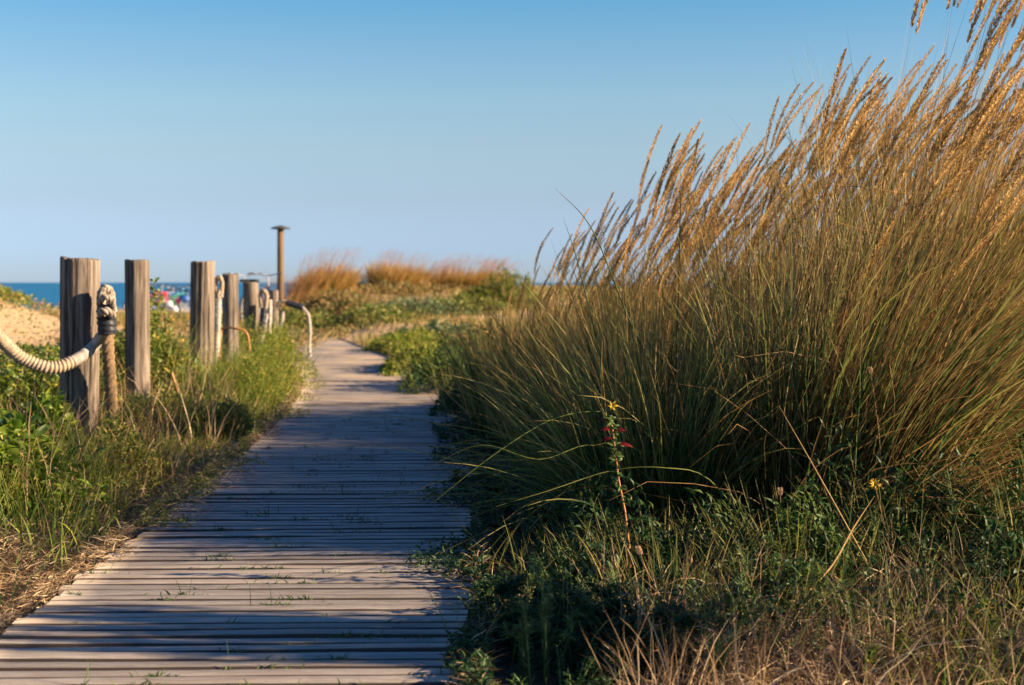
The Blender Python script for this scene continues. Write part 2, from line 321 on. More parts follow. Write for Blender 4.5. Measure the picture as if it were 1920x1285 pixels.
def heads(mb, rng, P0, T0, L, r, m=90, curl=(.5,0,-.12), var=None):
    """seed spikes: each a curved axis clothed in narrow spikelets"""
    n = len(P0); s = (np.arange(m)+rng.random((n,m)))/m; T0 = nrm(T0)
    cu = np.asarray(curl, float)
    C = P0[:,None]+(T0[:,None]+cu*(s[...,None]*.5))*(s*L[:,None])[...,None]
    T = nrm(T0[:,None]+cu*s[...,None]); q = nrm(rng.normal(0,1,(n,m,3))); N1 = nrm(np.cross(T, q))
    prof_ = np.sin(np.pi*np.clip(s*.93+.07,0,1))**.6
    rr = (r[:,None]*prof_*rng.uniform(.35,.85,(n,m)))[...,None]
    base = C+N1*rr*.25; ln = rng.uniform(.009,.014,(n,m))[...,None]*(L[:,None,None]/.28)
    d = nrm(T+N1*rng.uniform(.08,.38,(n,m,1))); tip = base+d*ln+N1*rr*.75
    S = np.cross(d, N1)*(ln*.17)
    mid = base*.55+tip*.45+N1*rr*.2
    V = np.stack([base, mid+S, tip, mid-S], 2)
    k = np.arange(n*m)*4
    if var is None: var = rng.random(n)
    vv = np.clip(var[:,None]*.6+rng.random((n,m))*.5, 0, 1)
    mb.add(V, np.stack([k,k+1,k+2,k+3], -1), var=np.repeat(vv.ravel(), 4), t=np.repeat(s.ravel(), 4))
def disc_pts(rng, n, c, rx, ry, z=None):
    a = rng.uniform(0, 2*np.pi, n); r = np.sqrt(rng.random(n))
    x = c[0]+rx*r*np.cos(a); y = c[1]+ry*r*np.sin(a)
    return np.stack([x, y, ground(x, y)-.01 if z is None else np.full(n, z)], -1), a, r

def tussock(name, label, c, rx, ry, hb, hh, nb, nh, seed, green=.5, wind=.55, spread=.5, head=.3, bw_=.0038, group=None, ind=60, cat='dune grass', bm='brown_blade', sm_='seed', hw=1.15, hm=360, dry=0, sprawl=0):
    """a marram tussock: blades, seed stalks and seed heads"""
    rng = np.random.default_rng(seed); o = (c[0], c[1], float(ground(c[0], c[1])))
    root = empty(name, o, label, cat, group)
    hfun = lambda x: 1.0
    for part, cnt, mat in (('blades', int(nb*green), 'green_blade'), ('dry_blades', int(nb*(1-green)), bm)):
        if cnt < 10: continue
        B, a, r = disc_pts(rng, cnt, c, rx, ry); g_ = part == 'blades'
        L = hb*(.35+.98*rng.beta(1.7,1.9,cnt))
        th0 = spread*.45*r+rng.normal(0,.06,cnt); th1 = th0+np.abs(rng.normal(.25 if not g_ else .38,.28,cnt))+spread*.35*r
        w = np.stack([wind*(1 if not g_ else .75)*rng.uniform(.6,1.35,cnt), rng.normal(.03,.08,cnt), np.zeros(cnt)], -1)
        mb = MB(); ribbons(mb, rng, B, a+rng.normal(0,.5,cnt), L, bw_*rng.uniform(.6,1.25,cnt), th0, th1, w, seg=8, pw=1.25, kink=.10)
        if g_:
            nsx = cnt//9; B2 = B[:nsx]; ribbons(mb, rng, B2, rng.uniform(0,6.28,nsx), hb*rng.uniform(.6,1.15,nsx), bw_*rng.uniform(.8,1.5,nsx), rng.uniform(0,.5,nsx), rng.uniform(.1,1.3,nsx), (.1,0,0), seg=9, kink=.06, var=rng.uniform(.1,.7,nsx))
        else:
            nsx = cnt//12; B2 = B[:nsx]; ribbons(mb, rng, B2, rng.uniform(0,6.28,nsx), hb*rng.uniform(.4,1.05,nsx), bw_*rng.uniform(.6,1.1,nsx), rng.uniform(.1,.9,nsx), rng.uniform(.3,1.8,nsx), (.1,0,0), seg=6, kink=.2, var=rng.uniform(.6,1,nsx))
        if sprawl and g_:
            ns = sprawl; B, a, r = disc_pts(rng, ns, c, rx, ry); a = rng.normal(np.pi, .75, ns)
            ribbons(mb, rng, B, a, hb*rng.uniform(.7,1.25,ns), bw_*rng.uniform(.7,1.2,ns), rng.uniform(.3,.9,ns), rng.uniform(1.3,2.1,ns), seg=10, pw=.9, kink=.04, var=rng.random(ns)*.8)
        mb.build(part, M[mat], root, origin=o)
    if dry:      # collapsed dead blades fanning low to the lee side
        B, a, r = disc_pts(rng, dry, c, rx, ry); mb = MB()
        ribbons(mb, rng, B, rng.normal(0,.9,dry), hb*rng.uniform(.4,1,dry), bw_*rng.uniform(.5,1,dry), rng.uniform(.3,1.2,dry), rng.uniform(.9,1.9,dry), (.25,0,0), seg=7, kink=.09)
        mb.build('dead_blades', M[bm], root, origin=o)
    if nh:
        B, a, r = disc_pts(rng, nh, c, rx*.85, ry*.85); L = hh*(1.06-.55*rng.random(nh)**1.5)
        w = np.stack([wind*rng.uniform(.62,1.12,nh), rng.normal(0,.05,nh), np.zeros(nh)], -1)
        mb = MB(); P = ribbons(mb, rng, B, a, L*.97, .0036*max(1, bw_/.006), spread*.22*r+rng.normal(0,.03,nh), spread*.2*r+rng.normal(.12,.07,nh), w, seg=9, pw=1.4, kink=.025, w0=1)
        mb.build('seed_stalks', M['stem_dry'], root, origin=o)
        T = nrm(P[:,-1]-P[:,-2]); P0 = P[:,-1]-T*.03
        order = np.argsort(-(P0[:,2]+.25*rng.random(nh)-P0[:,1]*.05)); hl = head*rng.uniform(.6,1.2,nh); hr = .0085*hw*rng.uniform(.75,1.2,nh)*(head/.28); hv = rng.random(nh)
        for i in order[:ind]:
            s = slice(i, i+1); hb_ = MB(); heads(hb_, rng, P0[s], T[s], hl[s], hr[s], hm, (rng.uniform(.1,.55),0,-.12), hv[s])
            hb_.build('seed_head', M[sm_], root, origin=o)
        rest = order[ind:]
        if len(rest):
            hb_ = MB(); heads(hb_, rng, P0[rest], T[rest], hl[rest], hr[rest], hm, (.35,0,-.12), hv[rest])
            tag(hb_.build('seed_heads', M[sm_], root, origin=o), kind='stuff')
    return root

# leaf: folded lozenge, rooted at p along direction d with upper side n
def leaves(mb, p, d, nvec, L, W, var, fold=.25, droop=.25):
    n = len(p); d = nrm(d); S = nrm(np.cross(d, nvec)); U = np.cross(S, d)
    L = L[:,None]; W = W[:,None]
    a = p; m1 = p+d*L*.38+U*L*.04; m2 = p+d*L*.72-U*L*droop*.25; tp = p+d*L-U*L*droop
    l1 = m1-S*W*.5+U*W*fold; r1 = m1+S*W*.5+U*W*fold; l2 = m2-S*W*.36+U*W*fold*.7; r2 = m2+S*W*.36+U*W*fold*.7
    V = np.stack([a, l1, r1, m1, l2, r2, m2, tp], 1); k = (np.arange(n)*8)[:,None]
    q = np.stack([np.stack([k[:,0]+1,k[:,0]+3,k[:,0]+6,k[:,0]+4],-1), np.stack([k[:,0]+3,k[:,0]+2,k[:,0]+5,k[:,0]+6],-1)], 1)
    tr = np.concatenate([k+np.array([[0,3,1]]), k+np.array([[0,2,3]]), k+np.array([[4,6,7]]), k+np.array([[6,5,7]])])
    mb.add(V, q, tr, var=np.repeat(var, 8), t=np.tile([0,.4,.4,.4,.7,.7,.7,1], n))
def stems(rng, base, H, lean, seg=8, az=None, kink=.08):
    n = len(base); dummy = MB()
    return ribbons(dummy, rng, base, rng.uniform(0,6.28,n) if az is None else az, H, .001, np.abs(rng.normal(0,lean*.5,n)), np.abs(rng.normal(lean,lean*.5,n)), seg=seg, kink=kink)
def tubes(mb, P, r0, r1, sides=5, var=.5):
    n, k, _ = P.shape; T = np.gradient(P, axis=1); T = nrm(T); ref = np.array((.31,.72,.2)); A = nrm(np.cross(T, ref)); Bv = np.cross(T, A)
    an = np.arange(sides)/sides*2*np.pi
    r0 = np.broadcast_to(r0, (n,)); r1 = np.broadcast_to(r1, (n,)); rad = r0[:,None]+(r1-r0)[:,None]*np.linspace(0,1,k)
    V = P[:,:,None]+rad[:,:,None,None]*(np.cos(an)[None,None,:,None]*A[:,:,None]+np.sin(an)[None,None,:,None]*Bv[:,:,None])
    b0 = (np.arange(n)*k*sides)[:,None,None]+(np.arange(k-1)*sides)[None,:,None]; j = np.arange(sides)[None,None]; j2 = (j+1)%sides
    mb.add(V, np.stack([b0+j, b0+j2, b0+sides+j2, b0+sides+j], -1), var=var)
def plant(name, label, cat, c, r, H, n, leafL, leafW, per, mat, seed, lean=.5, stem_mat='green_stem', stem_r=.003, upw=.6, group=None, branch=0, kind=None, low=.08, flowers=0, yb=None, azim=None, hv=(.55,1.05), hr=.35):
    """leafy plant: stems with leaves set spirally; n stems, per leaves on each"""
    rng = np.random.default_rng(seed); z = float(ground(c[0], c[1])); o = (c[0], c[1], z)
    root = empty(name, o, label, cat, group)
    B, a, rr = disc_pts(rng, n, c, r, yb or r); hh = H*rng.uniform(hv[0],hv[1],n)*(1-hr*rr)
    P = stems(rng, B, hh, lean, az=a if azim is None else rng.normal(azim,.5,n))
    sm2 = MB(); tubes(sm2, P, stem_r, stem_r*.4)
    if branch:
        bi = rng.integers(3, 8, (n,branch)); Bb = P[np.arange(n)[:,None], bi].reshape(-1,3)
        Pb = stems(rng, Bb, np.repeat(hh,branch)*rng.uniform(.2,.45,n*branch), .9, seg=8, kink=.12); tubes(sm2, Pb, stem_r*.6, stem_r*.3); P = np.concatenate([P, Pb])
    if len(P) <= 3:
        for i in range(len(P)): s1 = MB(); tubes(s1, P[i:i+1], stem_r, stem_r*.4); s1.build('stem', M[stem_mat], root, origin=o)
    else: sm2.build('stem', M[stem_mat], root, origin=o)
    N_ = len(P); s = low+(1-low)*rng.random((N_,per)); f = s*(P.shape[1]-1); i0 = np.minimum(f.astype(int), P.shape[1]-2); fr = (f-i0)[...,None]
    ar = np.arange(N_)[:,None]; p = P[ar,i0]*(1-fr)+P[ar,i0+1]*fr; T = nrm(P[ar,i0+1]-P[ar,i0])
    ph = rng.uniform(0,6.28,(N_,per)); out_ = np.stack([np.cos(ph),np.sin(ph),np.zeros_like(ph)],-1)
    d = nrm(out_+T*upw*rng.uniform(.4,1.6,(N_,per,1))+rng.normal(0,.2,out_.shape))
    sz = (1-.55*s)*rng.uniform(.6,1.2,s.shape)
    mb = MB(); leaves(mb, p.reshape(-1,3), d.reshape(-1,3), nrm(np.array((0,0,1.))+rng.normal(0,.3,(N_*per,3))), leafL*sz.ravel(), leafW*sz.ravel(), np.clip(rng.random(N_*per)*.75+.25*s.ravel(),0,1))
    mb.build('leaves', M[mat], root, origin=o)
    if flowers:
        top = P[rng.choice(N_, flowers), -1]+rng.normal(0,.012,(flowers,3)); fm = MB()
        ph = np.arange(8)/8*6.283; D8 = np.stack([np.cos(ph),-np.abs(np.cos(ph))*.3,np.sin(ph)],-1)
        for tp in top:
            leaves(fm, np.repeat(tp[None],8,0), D8+rng.normal(0,.1,D8.shape), np.repeat(np.array([[0,-1.,.4]]),8,0), np.full(8,.011), np.full(8,.006), np.full(8,.5))
        fm.build('flowers', M['yellow'], root, origin=o)
    if kind: root['kind'] = kind
    return root

def mound(name, label, cat, c, rx, ry, h, n, L, W, mat, seed, group=None, stem='woody', blades=0, bl_mat='green_blade', rag=.35):
    """bushy plant: a ragged dome filled with leaves on hidden stems"""
    rng = np.random.default_rng(seed); o = (c[0], c[1], float(ground(c[0], c[1]))); root = empty(name, o, label, cat, group)
    a = rng.uniform(0, 6.283, n); r = rng.random(n)**.55; lob = 1+rag*np.sin(a*3+seed)*.5+rag*np.sin(a*7+seed*2)*.35
    x = c[0]+rx*lob*r*np.cos(a); y = c[1]+ry*lob*r*np.sin(a); hl = h*(1-r**2)**.6*(1+rag*bumps(x*9+seed, y*9)*2)
    z = ground(x, y)+np.maximum(hl, .02)*rng.random(n)**.35
    outw = np.stack([np.cos(a)*r, np.sin(a)*r, .5*np.ones(n)], -1)
    d = nrm(outw*.6+rng.normal(0,.6,(n,3))+np.array((0,0,.25))); mb = MB()
    leaves(mb, np.stack([x,y,z],-1), d, nrm(np.array((0,0,1.))+rng.normal(0,.45,(n,3))), L*rng.uniform(.5,1.25,n), W*rng.uniform(.6,1.2,n), rng.random(n))
    mb.build('leaves', M[mat], root, origin=o)
    k = 14; B, aa, rr = disc_pts(rng, k, c, rx*.4, ry*.4); P = stems(rng, B, h*rng.uniform(.6,.95,k), .5, az=aa); sm3 = MB(); tubes(sm3, P, .004, .002); sm3.build('stems', M[stem], root, origin=o)
    if blades:
        B, aa, rr = disc_pts(rng, blades, c, rx, ry); mb = MB()
        ribbons(mb, rng, B, aa, h*rng.uniform(.6,1.4,blades), .004, rng.uniform(0,.5,blades), rng.uniform(.3,1.2,blades), seg=6, kink=.1); mb.build('grass_blades', M[bl_mat], root, origin=o)
    return root
def scatter_blades(name, label, region, n, h, mat, seed, width=.004, seg=5, bend=.7, wind=(.12,0,0), hf=None, dens=None, kinkv=.08):
    rng = np.random.default_rng(seed); Bx = rng.uniform(region[0], region[1], n*2); By = rng.uniform(region[2], region[3], n*2)
    if dens is not None:
        keep = rng.random(n*2) < dens(Bx, By); Bx, By = Bx[keep][:n], By[keep][:n]
    else: Bx, By = Bx[:n], By[:n]
    k = len(Bx); hs = h*rng.uniform(.45,1.15,k)*(1 if hf is None else hf(Bx, By))
    B = np.stack([Bx, By, ground(Bx, By)-.008], -1); mb = MB()
    patch = .5+.5*np.clip(bumps(Bx*2.3+7, By*2.3)*1.1, -1, 1)
    ribbons(mb, rng, B, rng.uniform(0,6.28,k), hs, width*rng.uniform(.6,1.3,k), rng.uniform(0,.45,k), rng.uniform(.2,bend+.5,k), wind, seg=seg, kink=kinkv, var=np.clip(rng.random(k)*.65+patch*.35, 0, 1))
    return tag(mb.build(name, M[mat]), label, None, None, 'stuff')
def scatter_leaves(name, label, region, n, h, L, W, mat, seed, dens=None, flat=.5):
    """low leafy ground cover"""
    rng = np.random.default_rng(seed); x = rng.uniform(region[0], region[1], n); y = rng.uniform(region[2], region[3], n)
    if dens is not None:
        keep = rng.random(n) < dens(x, y); x, y = x[keep], y[keep]
    k = len(x); hm = h(x, y) if callable(h) else h; z = ground(x, y)+hm*rng.random(k)**.7
    d = nrm(rng.normal(0,1,(k,3))*np.array((1,1,.5))+np.array((0,0,.35))); mb = MB()
    leaves(mb, np.stack([x,y,z],-1), d, nrm(np.array((0,0,flat))+rng.normal(0,.5,(k,3))), L*rng.uniform(.5,1.3,k), W*rng.uniform(.5,1.3,k), rng.random(k))
    return tag(mb.build(name, M[mat]), label, None, None, 'stuff')

# ------------------------------------------------------------ the great grass bank on the right
TG = 'marram grass tussocks right of the boardwalk'
#        label, centre, rx, ry, blade h, stalk h, n blades, n heads, seed, green ...
T_ = [
 ('dark green sprawling grass tussock whose blades arch out over the boardwalk edge', (.50,4.60), .24,.24, .80,.9, 2000, 8, 1, dict(green=.88, wind=.12, spread=.85, sprawl=150, head=.2, bw_=.0048, bm='rust_blade')),
 ('brown dense grass tussock in the middle of the bank, leaning hard right', (1.04,4.45), .30,.28, 1.08,1.38, 3700, 55, 2, dict(green=.55, wind=.66, spread=.5, dry=900, bw_=.0044, head=.32, bm='rust_blade')),
 ('tallest grass tussock, its seed heads cut by the top right corner of the photo', (1.44,4.95), .32,.30, 1.34,1.96, 3800, 125, 3, dict(green=.54, wind=.60, spread=.36, dry=800, bw_=.0046, head=.36, bm='rust_blade')),
 ('grass tussock behind the green sprawling one, first of the golden ones', (.70,5.75), .30,.35, .86,1.12, 2600, 60, 4, dict(green=.65, wind=.42, spread=.42, head=.3, bw_=.0048)),
 ('golden grass tussock with crowded upright heads against the sky, centre of the bank', (1.18,6.15), .34,.38, 1.02,1.42, 3000, 130, 5, dict(green=.5, wind=.52, spread=.36, head=.34, bw_=.0048)),
 ('grass tussock at the right edge of the photo behind the tallest one', (2.05,6.0), .42,.4, 1.4,1.95, 3300, 120, 6, dict(green=.4, wind=.56, spread=.4, head=.36, bw_=.0048)),
 ('green and straw grass tussock close to the boardwalk, behind the arching blades', (.26,6.2), .24,.4, .62,.72, 1500, 14, 7, dict(green=.7, wind=.2, spread=.55, head=.2, bw_=.005)),
 ('soft golden grass tussock farther back, its heads bent over to the right', (.82,7.5), .34,.42, .92,1.36, 2500, 165, 8, dict(green=.35, wind=.52, spread=.36, bw_=.0055, head=.32)),
 ('grass tussock in the second row showing between the two tallest heads groups', (1.75,7.6), .5,.5, 1.15,1.62, 2700, 140, 9, dict(green=.4, wind=.5, spread=.38, bw_=.0055, head=.34)),
 ('low blurred grass tussock at the left foot of the bank by the path bend', (.04,7.9), .26,.45, .66,.74, 1300, 16, 10, dict(green=.6, wind=.2, spread=.5, bw_=.006, head=.2)),
 ('blurred rounded grass tussock at the left end of the golden crest', (.42,7.3), .26,.38, .74,1.08, 1900, 115, 12, dict(green=.35, wind=.5, spread=.4, bw_=.0055, head=.28)),
 ('small blurred golden tussock where the crest begins at its left end', (.24,8.3), .24,.4, .78,.98, 1500, 60, 14, dict(green=.45, wind=.42, spread=.45, bw_=.0058, head=.26)),
 ('blurred far grass tussock behind the golden crest', (2.1,8.5), .5,.5, 1.0,1.5, 2300, 110, 13, dict(green=.35, wind=.5, spread=.38, bw_=.006, head=.32)),
]
for lab, c, rx, ry, hb, hh, nb, nh, sd_, kw in T_:
    tussock('grass_tussock', lab, c, rx, ry, hb, hh, int(nb*.78), nh, sd_, group=TG, **dict(kw, bw_=kw['bw_']*1.22))

# far clumps on the ridge
FG = 'rust coloured grass clumps on the far ridge'
FAR = [
 ('rust grass clump around the foot of the capped post', 530, 552, 30, .7, .50, .85, 31, (.8,.9)),
 ('orange upright grass clump just right of the capped post', 600, 556, 31, .62, .72, .98, 32, (.9,.95)),
 ('small low orange clump between the two big far clumps', 660, 558, 34, .4, .2, .3, 33, (.6,.6)),
 ('dense rounded orange clump in the middle of the far ridge', 742, 554, 34, .60, .70, .85, 34, (.9,.9)),
 ('brown wind swept clump left of the pair at the far ridge', 815, 551, 36, .32, .45, .72, 35, (.7,.7)),
 ('brown wind swept clump at the right end of the far ridge', 868, 548, 36, .85, .6, .85, 36, (1,.8)),
 ('last reddish clump beside the grass bank on the far ridge', 918, 548, 37, .45, .5, .74, 37, (.8,.8)),
]
for lab, x, yb_, D, rad, hb, hh, sd_, _ in FAR:
    cpt = px(x, yb_, D)
    tussock('grass_clump', lab, (cpt[0], cpt[1]), rad, .6, hb, hh, 2600, 260, sd_, green=.05, wind=.7 if x > 780 else .42, bm='far_rust', sm_='rust_seed', spread=.5, head=.28, bw_=.016, group=FG, ind=0, hw=1.9, hm=50, cat='grass clump')

# ------------------------------------------------------------ low cover
left_d = lambda x, y: x-deck_x(y)
def dens_left(x, y):
    d = -left_d(x, y)-.55; return np.clip(d*4, 0, 1)*np.where(d > 0, 1, 0)*sm(y, 4.2, 5.5)
edge = lambda x, y: np.clip((-left_d(x, y)-.5)*2.2, .25, 1)
strip = lambda x, y, w0, w1: sm(-left_d(x,y), w1, w0)
clumpy = lambda x, y, k=2.6, lo=-.35, hi=.2: sm(bumps(x*k+11, y*k*.7), lo, hi)
scatter_blades('verge_grass', 'green grass and weeds on the verge below the rope posts', (-3.1,-1.1,3.9,9.2), 6500, .31, 'verge', 41, .0045, dens=lambda x,y: dens_left(x,y)*(.25+.75*clumpy(x,y)), hf=lambda x,y: edge(x,y)*(.45+.6*clumpy(x,y))*(1-.6*sm(y,5.6,6.1)*(1-sm(y,8.4,9.0))), kinkv=.14)
scatter_blades('verge_grass', 'yellow green grass along the path bend', (-3.2,-1.3,9.0,16), 9000, .44, 'lush', 42, .0065, dens=lambda x, y: dens_left(x, y)*strip(x,y,1.05,1.35), hf=lambda x,y: edge(x,y)*(.5+.6*clumpy(x,y,2)), wind=(.1,0,0), kinkv=.15)
scatter_blades('verge_grass', 'dry tan grass stalks mixed into the verge', (-3.1,-1.2,4.2,13), 2600, .40, 'straw', 57, .0045, dens=dens_left, hf=edge, kinkv=.2)
scatter_leaves('undergrowth', 'small leafy weeds between the verge grasses', (-3.3,-1.2,4.2,12), 34000, lambda x,y: .28*edge(x,y)*(.4+.8*clumpy(x,y,1.9))*(1-.6*sm(y,5.6,6.1)*(1-sm(y,8.4,9.0))), .030, .010, 'verge', 43, dens=dens_left)
scatter_leaves('undergrowth', 'round leaved bushy cover around the feet of the posts', (-3.6,-1.9,6.2,13), 20000, lambda x,y: (.12+.30*clumpy(x,y,1.5))*(.28+.72*sm(y,8.3,9.5)), .045, .024, 'shrub', 58, dens=lambda x,y: sm(-left_d(x,y),1.05,1.5)*(.2+.8*clumpy(x,y,1.5)))
scatter_leaves('ground_cover', 'low green creeping plants on the sand behind the posts', (-9,-2.4,5,26), 90000, .17, .05, .026, 'cover', 44, dens=lambda x, y: (.07+sm(bumps(x*1.3, y*.8), -.1, .25)*.75)*(1-.35*sm(x/y,-.225,-.26)*sm(y,8,9.5)*(1-sm(y,20,22))))
scatter_blades('ground_cover', 'tufts of green and dry grass beside the far path', (-7,3.2,9,30), 26000, .22, 'cover', 45, .012, seg=4, dens=lambda x, y: np.where(left_d(x,y) > .6, 1, 0)*sm(bumps(x*.9+3, y*.45), -.3, .35), bend=1.0)
scatter_blades('ground_cover', 'dry and green grass on the far ridge', (-14,5,22,44), 22000, .2, 'cover', 46, .02, seg=4, dens=lambda x, y: np.where(np.abs(left_d(x,y)) > .6, 1, 0)*sm(bumps(x*.8, y*.3+4), -.5, .2), bend=1.0)
scatter_leaves('ground_cover', 'green plants covering the small dune at the left edge', (-12,-5.6,17.8,24), 22000, .2, .07, .035, 'dune_green', 47, dens=lambda x, y: .05+sm(ground(x,y), .34, .46)*.95)
# right verge, near: dark weeds at the feet of the tussocks
def dens_right(x, y):
    d = left_d(x, y)-.52; return np.clip(d*5+.15, 0, 1)*np.where(d > -.05, 1, 0)
scatter_leaves('undergrowth', 'dark creeping weeds along the shaded right edge of the boards', (-.3,1.6,3.05,9.5), 42000, lambda x,y: .05+.12*np.clip(left_d(x,y)-.5,0,1), .024, .008, 'weed_dark', 48, dens=lambda x,y: dens_right(x,y)*(.45+.55*sm(x, .9-.25*(y-3), .3)))
scatter_blades('undergrowth', 'thin dark grass among the shaded weeds', (-.25,2.2,3.0,9), 7000, .22, 'green_blade', 49, .003, dens=dens_right, bend=1.2)
def spill(name, label, side, D0_, D1_, n, mat, seed, kind_='leaf', L=.02, W=.007):
    rng = np.random.default_rng(seed); y = D0_+(D1_-D0_)*rng.random(n)**1.2
    e_ = np.clip(bumps(y*3.1+seed, y*2.3+1)*1.6+.35, 0, 1)*(.08+.12*sm(y,3.1,4.2))+.02
    x = deck_x(y)+side*(HALF+.04-rng.random(n)**1.7*e_); z = .003+rng.random(n)**2*.035; mb = MB(); b_ = np.stack([x,y,z],-1)
    if kind_ == 'leaf': leaves(mb, b_, nrm(rng.normal(0,1,(n,3))*np.array((1,1,.5))+np.array((0,0,.3))), nrm(rng.normal(0,.5,(n,3))+np.array((0,0,.6))), L*rng.uniform(.5,1.4,n), W*rng.uniform(.6,1.3,n), rng.random(n))
    else: ribbons(mb, rng, b_, rng.uniform(0,6.28,n), L*rng.uniform(.4,1.6,n), W, rng.uniform(.9,1.5,n), rng.uniform(1.3,1.8,n), seg=3, kink=.2)
    tag(mb.build(name, M[mat]), label, kind='stuff')
spill('undergrowth', 'dark creeping weeds lying over the right ends of the boards', 1, 2.6, 10, 12000, 'weed_dark', 201)
spill('dry_litter', 'dry bits lying over the right ends of the boards', 1, 2.6, 11, 3500, 'straw', 202, 'bit', .035, .002)
spill('dry_litter', 'dead grass lying over the left ends of the boards', -1, 2.4, 11, 6500, 'straw', 203, 'bit', .035, .002)
spill('undergrowth', 'small weeds lying over the left ends of the boards', -1, 4.6, 12, 4000, 'verge', 204)
# dry straw litter
def litter(name, label, region, n, seed, dens=None, L=.06, mat='straw', hgt=.03, wd=.0022):
    rng = np.random.default_rng(seed); x = rng.uniform(region[0], region[1], n); y = rng.uniform(region[2], region[3], n)
    if dens is not None: kp = rng.random(n) < dens(x, y); x, y = x[kp], y[kp]
    k = len(x); B = np.stack([x, y, ground(x,y)+rng.random(k)**2*hgt], -1); mb = MB()
    ribbons(mb, rng, B, rng.uniform(0,6.28,k), L*rng.uniform(.4,1.7,k), wd*rng.uniform(.6,1.5,k), rng.uniform(.7,1.5,k), rng.uniform(1.1,2.1,k), seg=4, kink=.25)
    return tag(mb.build(name, M[mat]), label, None, None, 'stuff')
litter('dry_litter', 'dry straw and dead stalks on the bottom right ground', (.1,1.9,2.3,3.95), 26000, 51, dens=lambda x,y: sm(x, .12, .5))
litter('dry_litter', 'orange brown dead grass at the bottom left edge of the boards', (-2.4,-1.05,2.6,6.5), 26000, 52, dens=lambda x,y: np.where(-left_d(x,y) > .50, 1, 0)*(1-.6*sm(y,5,6.5)))
litter('dry_litter', 'dead stalks fallen under the grass bank', (0,2.2,3.6,6), 9000, 53, L=.14, dens=dens_right)
litter('dry_litter', 'long tangled dead stalks lying over the straw', (.25,1.7,2.5,4.1), 1300, 59, L=.15, hgt=.05, wd=.0026)
scatter_blades('dry_grass', 'thin dry upright grass stalks at bottom right', (.2,1.7,2.4,4.0), 2400, .22, 'straw', 54, .0022, bend=1.0, wind=(.15,0,0), kinkv=.15)
scatter_blades('green_shoots', 'fresh green shoots at the bottom right corner', (.35,1.5,2.3,3.6), 1500, .12, 'lush', 55, .005, bend=.5, dens=lambda x,y: sm(x,.6,1.1)*.7)
scatter_blades('green_shoots', 'fresh grass shoots in the dead grass at left', (-2.1,-1.2,3.2,5), 420, .2, 'lush', 56, .006, bend=.8, dens=lambda x,y: np.where(-left_d(x,y)>.62,.8,0))
# weeds growing between slats
rng = np.random.default_rng(61); mb = MB()
for i in range(150):
    D = 2.75+rng.random()**1.3*6.5; kk = round((D-1.2)/PITCH-.5); D = 1.2+(kk+.5)*PITCH; u = np.clip(rng.normal(.1,.5), -1, 1); x = float(deck_x(D))+u*.5
    n = rng.integers(6, 26); w = rng.uniform(.01,.045); B = np.stack([x+rng.normal(0,w,n), np.full(n, D)+rng.normal(0,.003,n), np.full(n,-.008)], -1)
    ribbons(mb, rng, B, rng.uniform(0,6.28,n), rng.uniform(.010,.032,n), .0032, rng.uniform(.2,1,n), rng.uniform(.8,1.9,n), seg=3)
    if i % 6 == 0: ribbons(mb, rng, B[:2], rng.uniform(0,6.28,2), rng.uniform(.05,.085,2), .002, rng.uniform(0,.4,2), rng.uniform(.4,1.2,2), seg=5)
tag(mb.build('slat_weeds', M['weed_mid']), 'tiny weeds sprouting between the slats', kind='stuff')

# ------------------------------------------------------------ individual plants
def wp(x, y):      # ground point seen at photo pixel (x, y)
    D = EYE*F/(y-530); return ((x-960)/F*D, D)
plant('feathery_weed', 'pale feathery weed with sunlit tip at bottom centre beside the boards', 'weed', (.07,3.02), .05, .26, 7, .034, .004, 60, 'weed_pale', 71, lean=.25, upw=.9, branch=2)
for lab_, x_, y_, r_, h_, n_ in (('tallest dark bushy weed crowding the boards at bottom centre', .12,3.24,.13,.27,22), ('dark bushy weed behind the feathery weed, its leaves over the board ends', .05,3.36,.10,.20,20),
      ('dark bushy weed right of the feathery weed', .28,3.10,.13,.20,20), ('dark bushy weed between the rust stem and the boards', .12,3.75,.12,.17,16), ('shaded weed among the arching blades at the board ends', .02,4.75,.15,.18,18),
      ('shaded weed farther along the right board ends', -.06,5.6,.15,.2,18), ('dark weed at the board ends before the shaded shrub', -.16,7.2,.2,.22,22)):
    plant('bushy_weed', lab_, 'weed', (x_,y_), r_, h_, n_, .040, .0105, 60, 'weed_dark', 700+int(x_*100+y_*10), lean=.5, branch=1, low=0, stem_mat='dark_stem', stem_r=.0018)
for i, (x_, y_, h_, n_, mt_, lab_) in enumerate([(.52,3.35,.22,5,'weed_pale','slender pale weed left of the straw, tallest there'), (.62,3.6,.26,5,'weed_mid','slender weed standing before the middle of the bank'), (.88,3.7,.3,4,'weed_pale','slender weed with a sunlit spike before the brown tussock'),
      (1.12,3.25,.16,6,'lush','fresh green weed on the right of the straw'), (1.2,3.05,.15,7,'lush','fresh green weed in the straw near the right edge'), (.80,3.02,.10,6,'lush','tiny fresh weed in the lowest straw'), (.40,2.98,.16,6,'weed_pale','pale weed between the dark weeds and the straw'),
      (.22,3.5,.22,5,'weed_pale','pale weed rising behind the dark weeds by the boards'), (1.38,3.5,.3,5,'weed_pale','tall pale weed at the right edge of the straw'), (1.0,2.9,.13,6,'weed_pale','short pale weed near the bottom right corner'), (.10,3.62,.2,5,'weed_mid','upright weed at the board ends left of the rust stem')]):
    plant('upright_weed', lab_, 'weed', (x_,y_), .05, h_, n_, .034, .007, 34, mt_, 170+i, lean=.3, upw=.9, branch=1, group='slender weeds in the foreground')
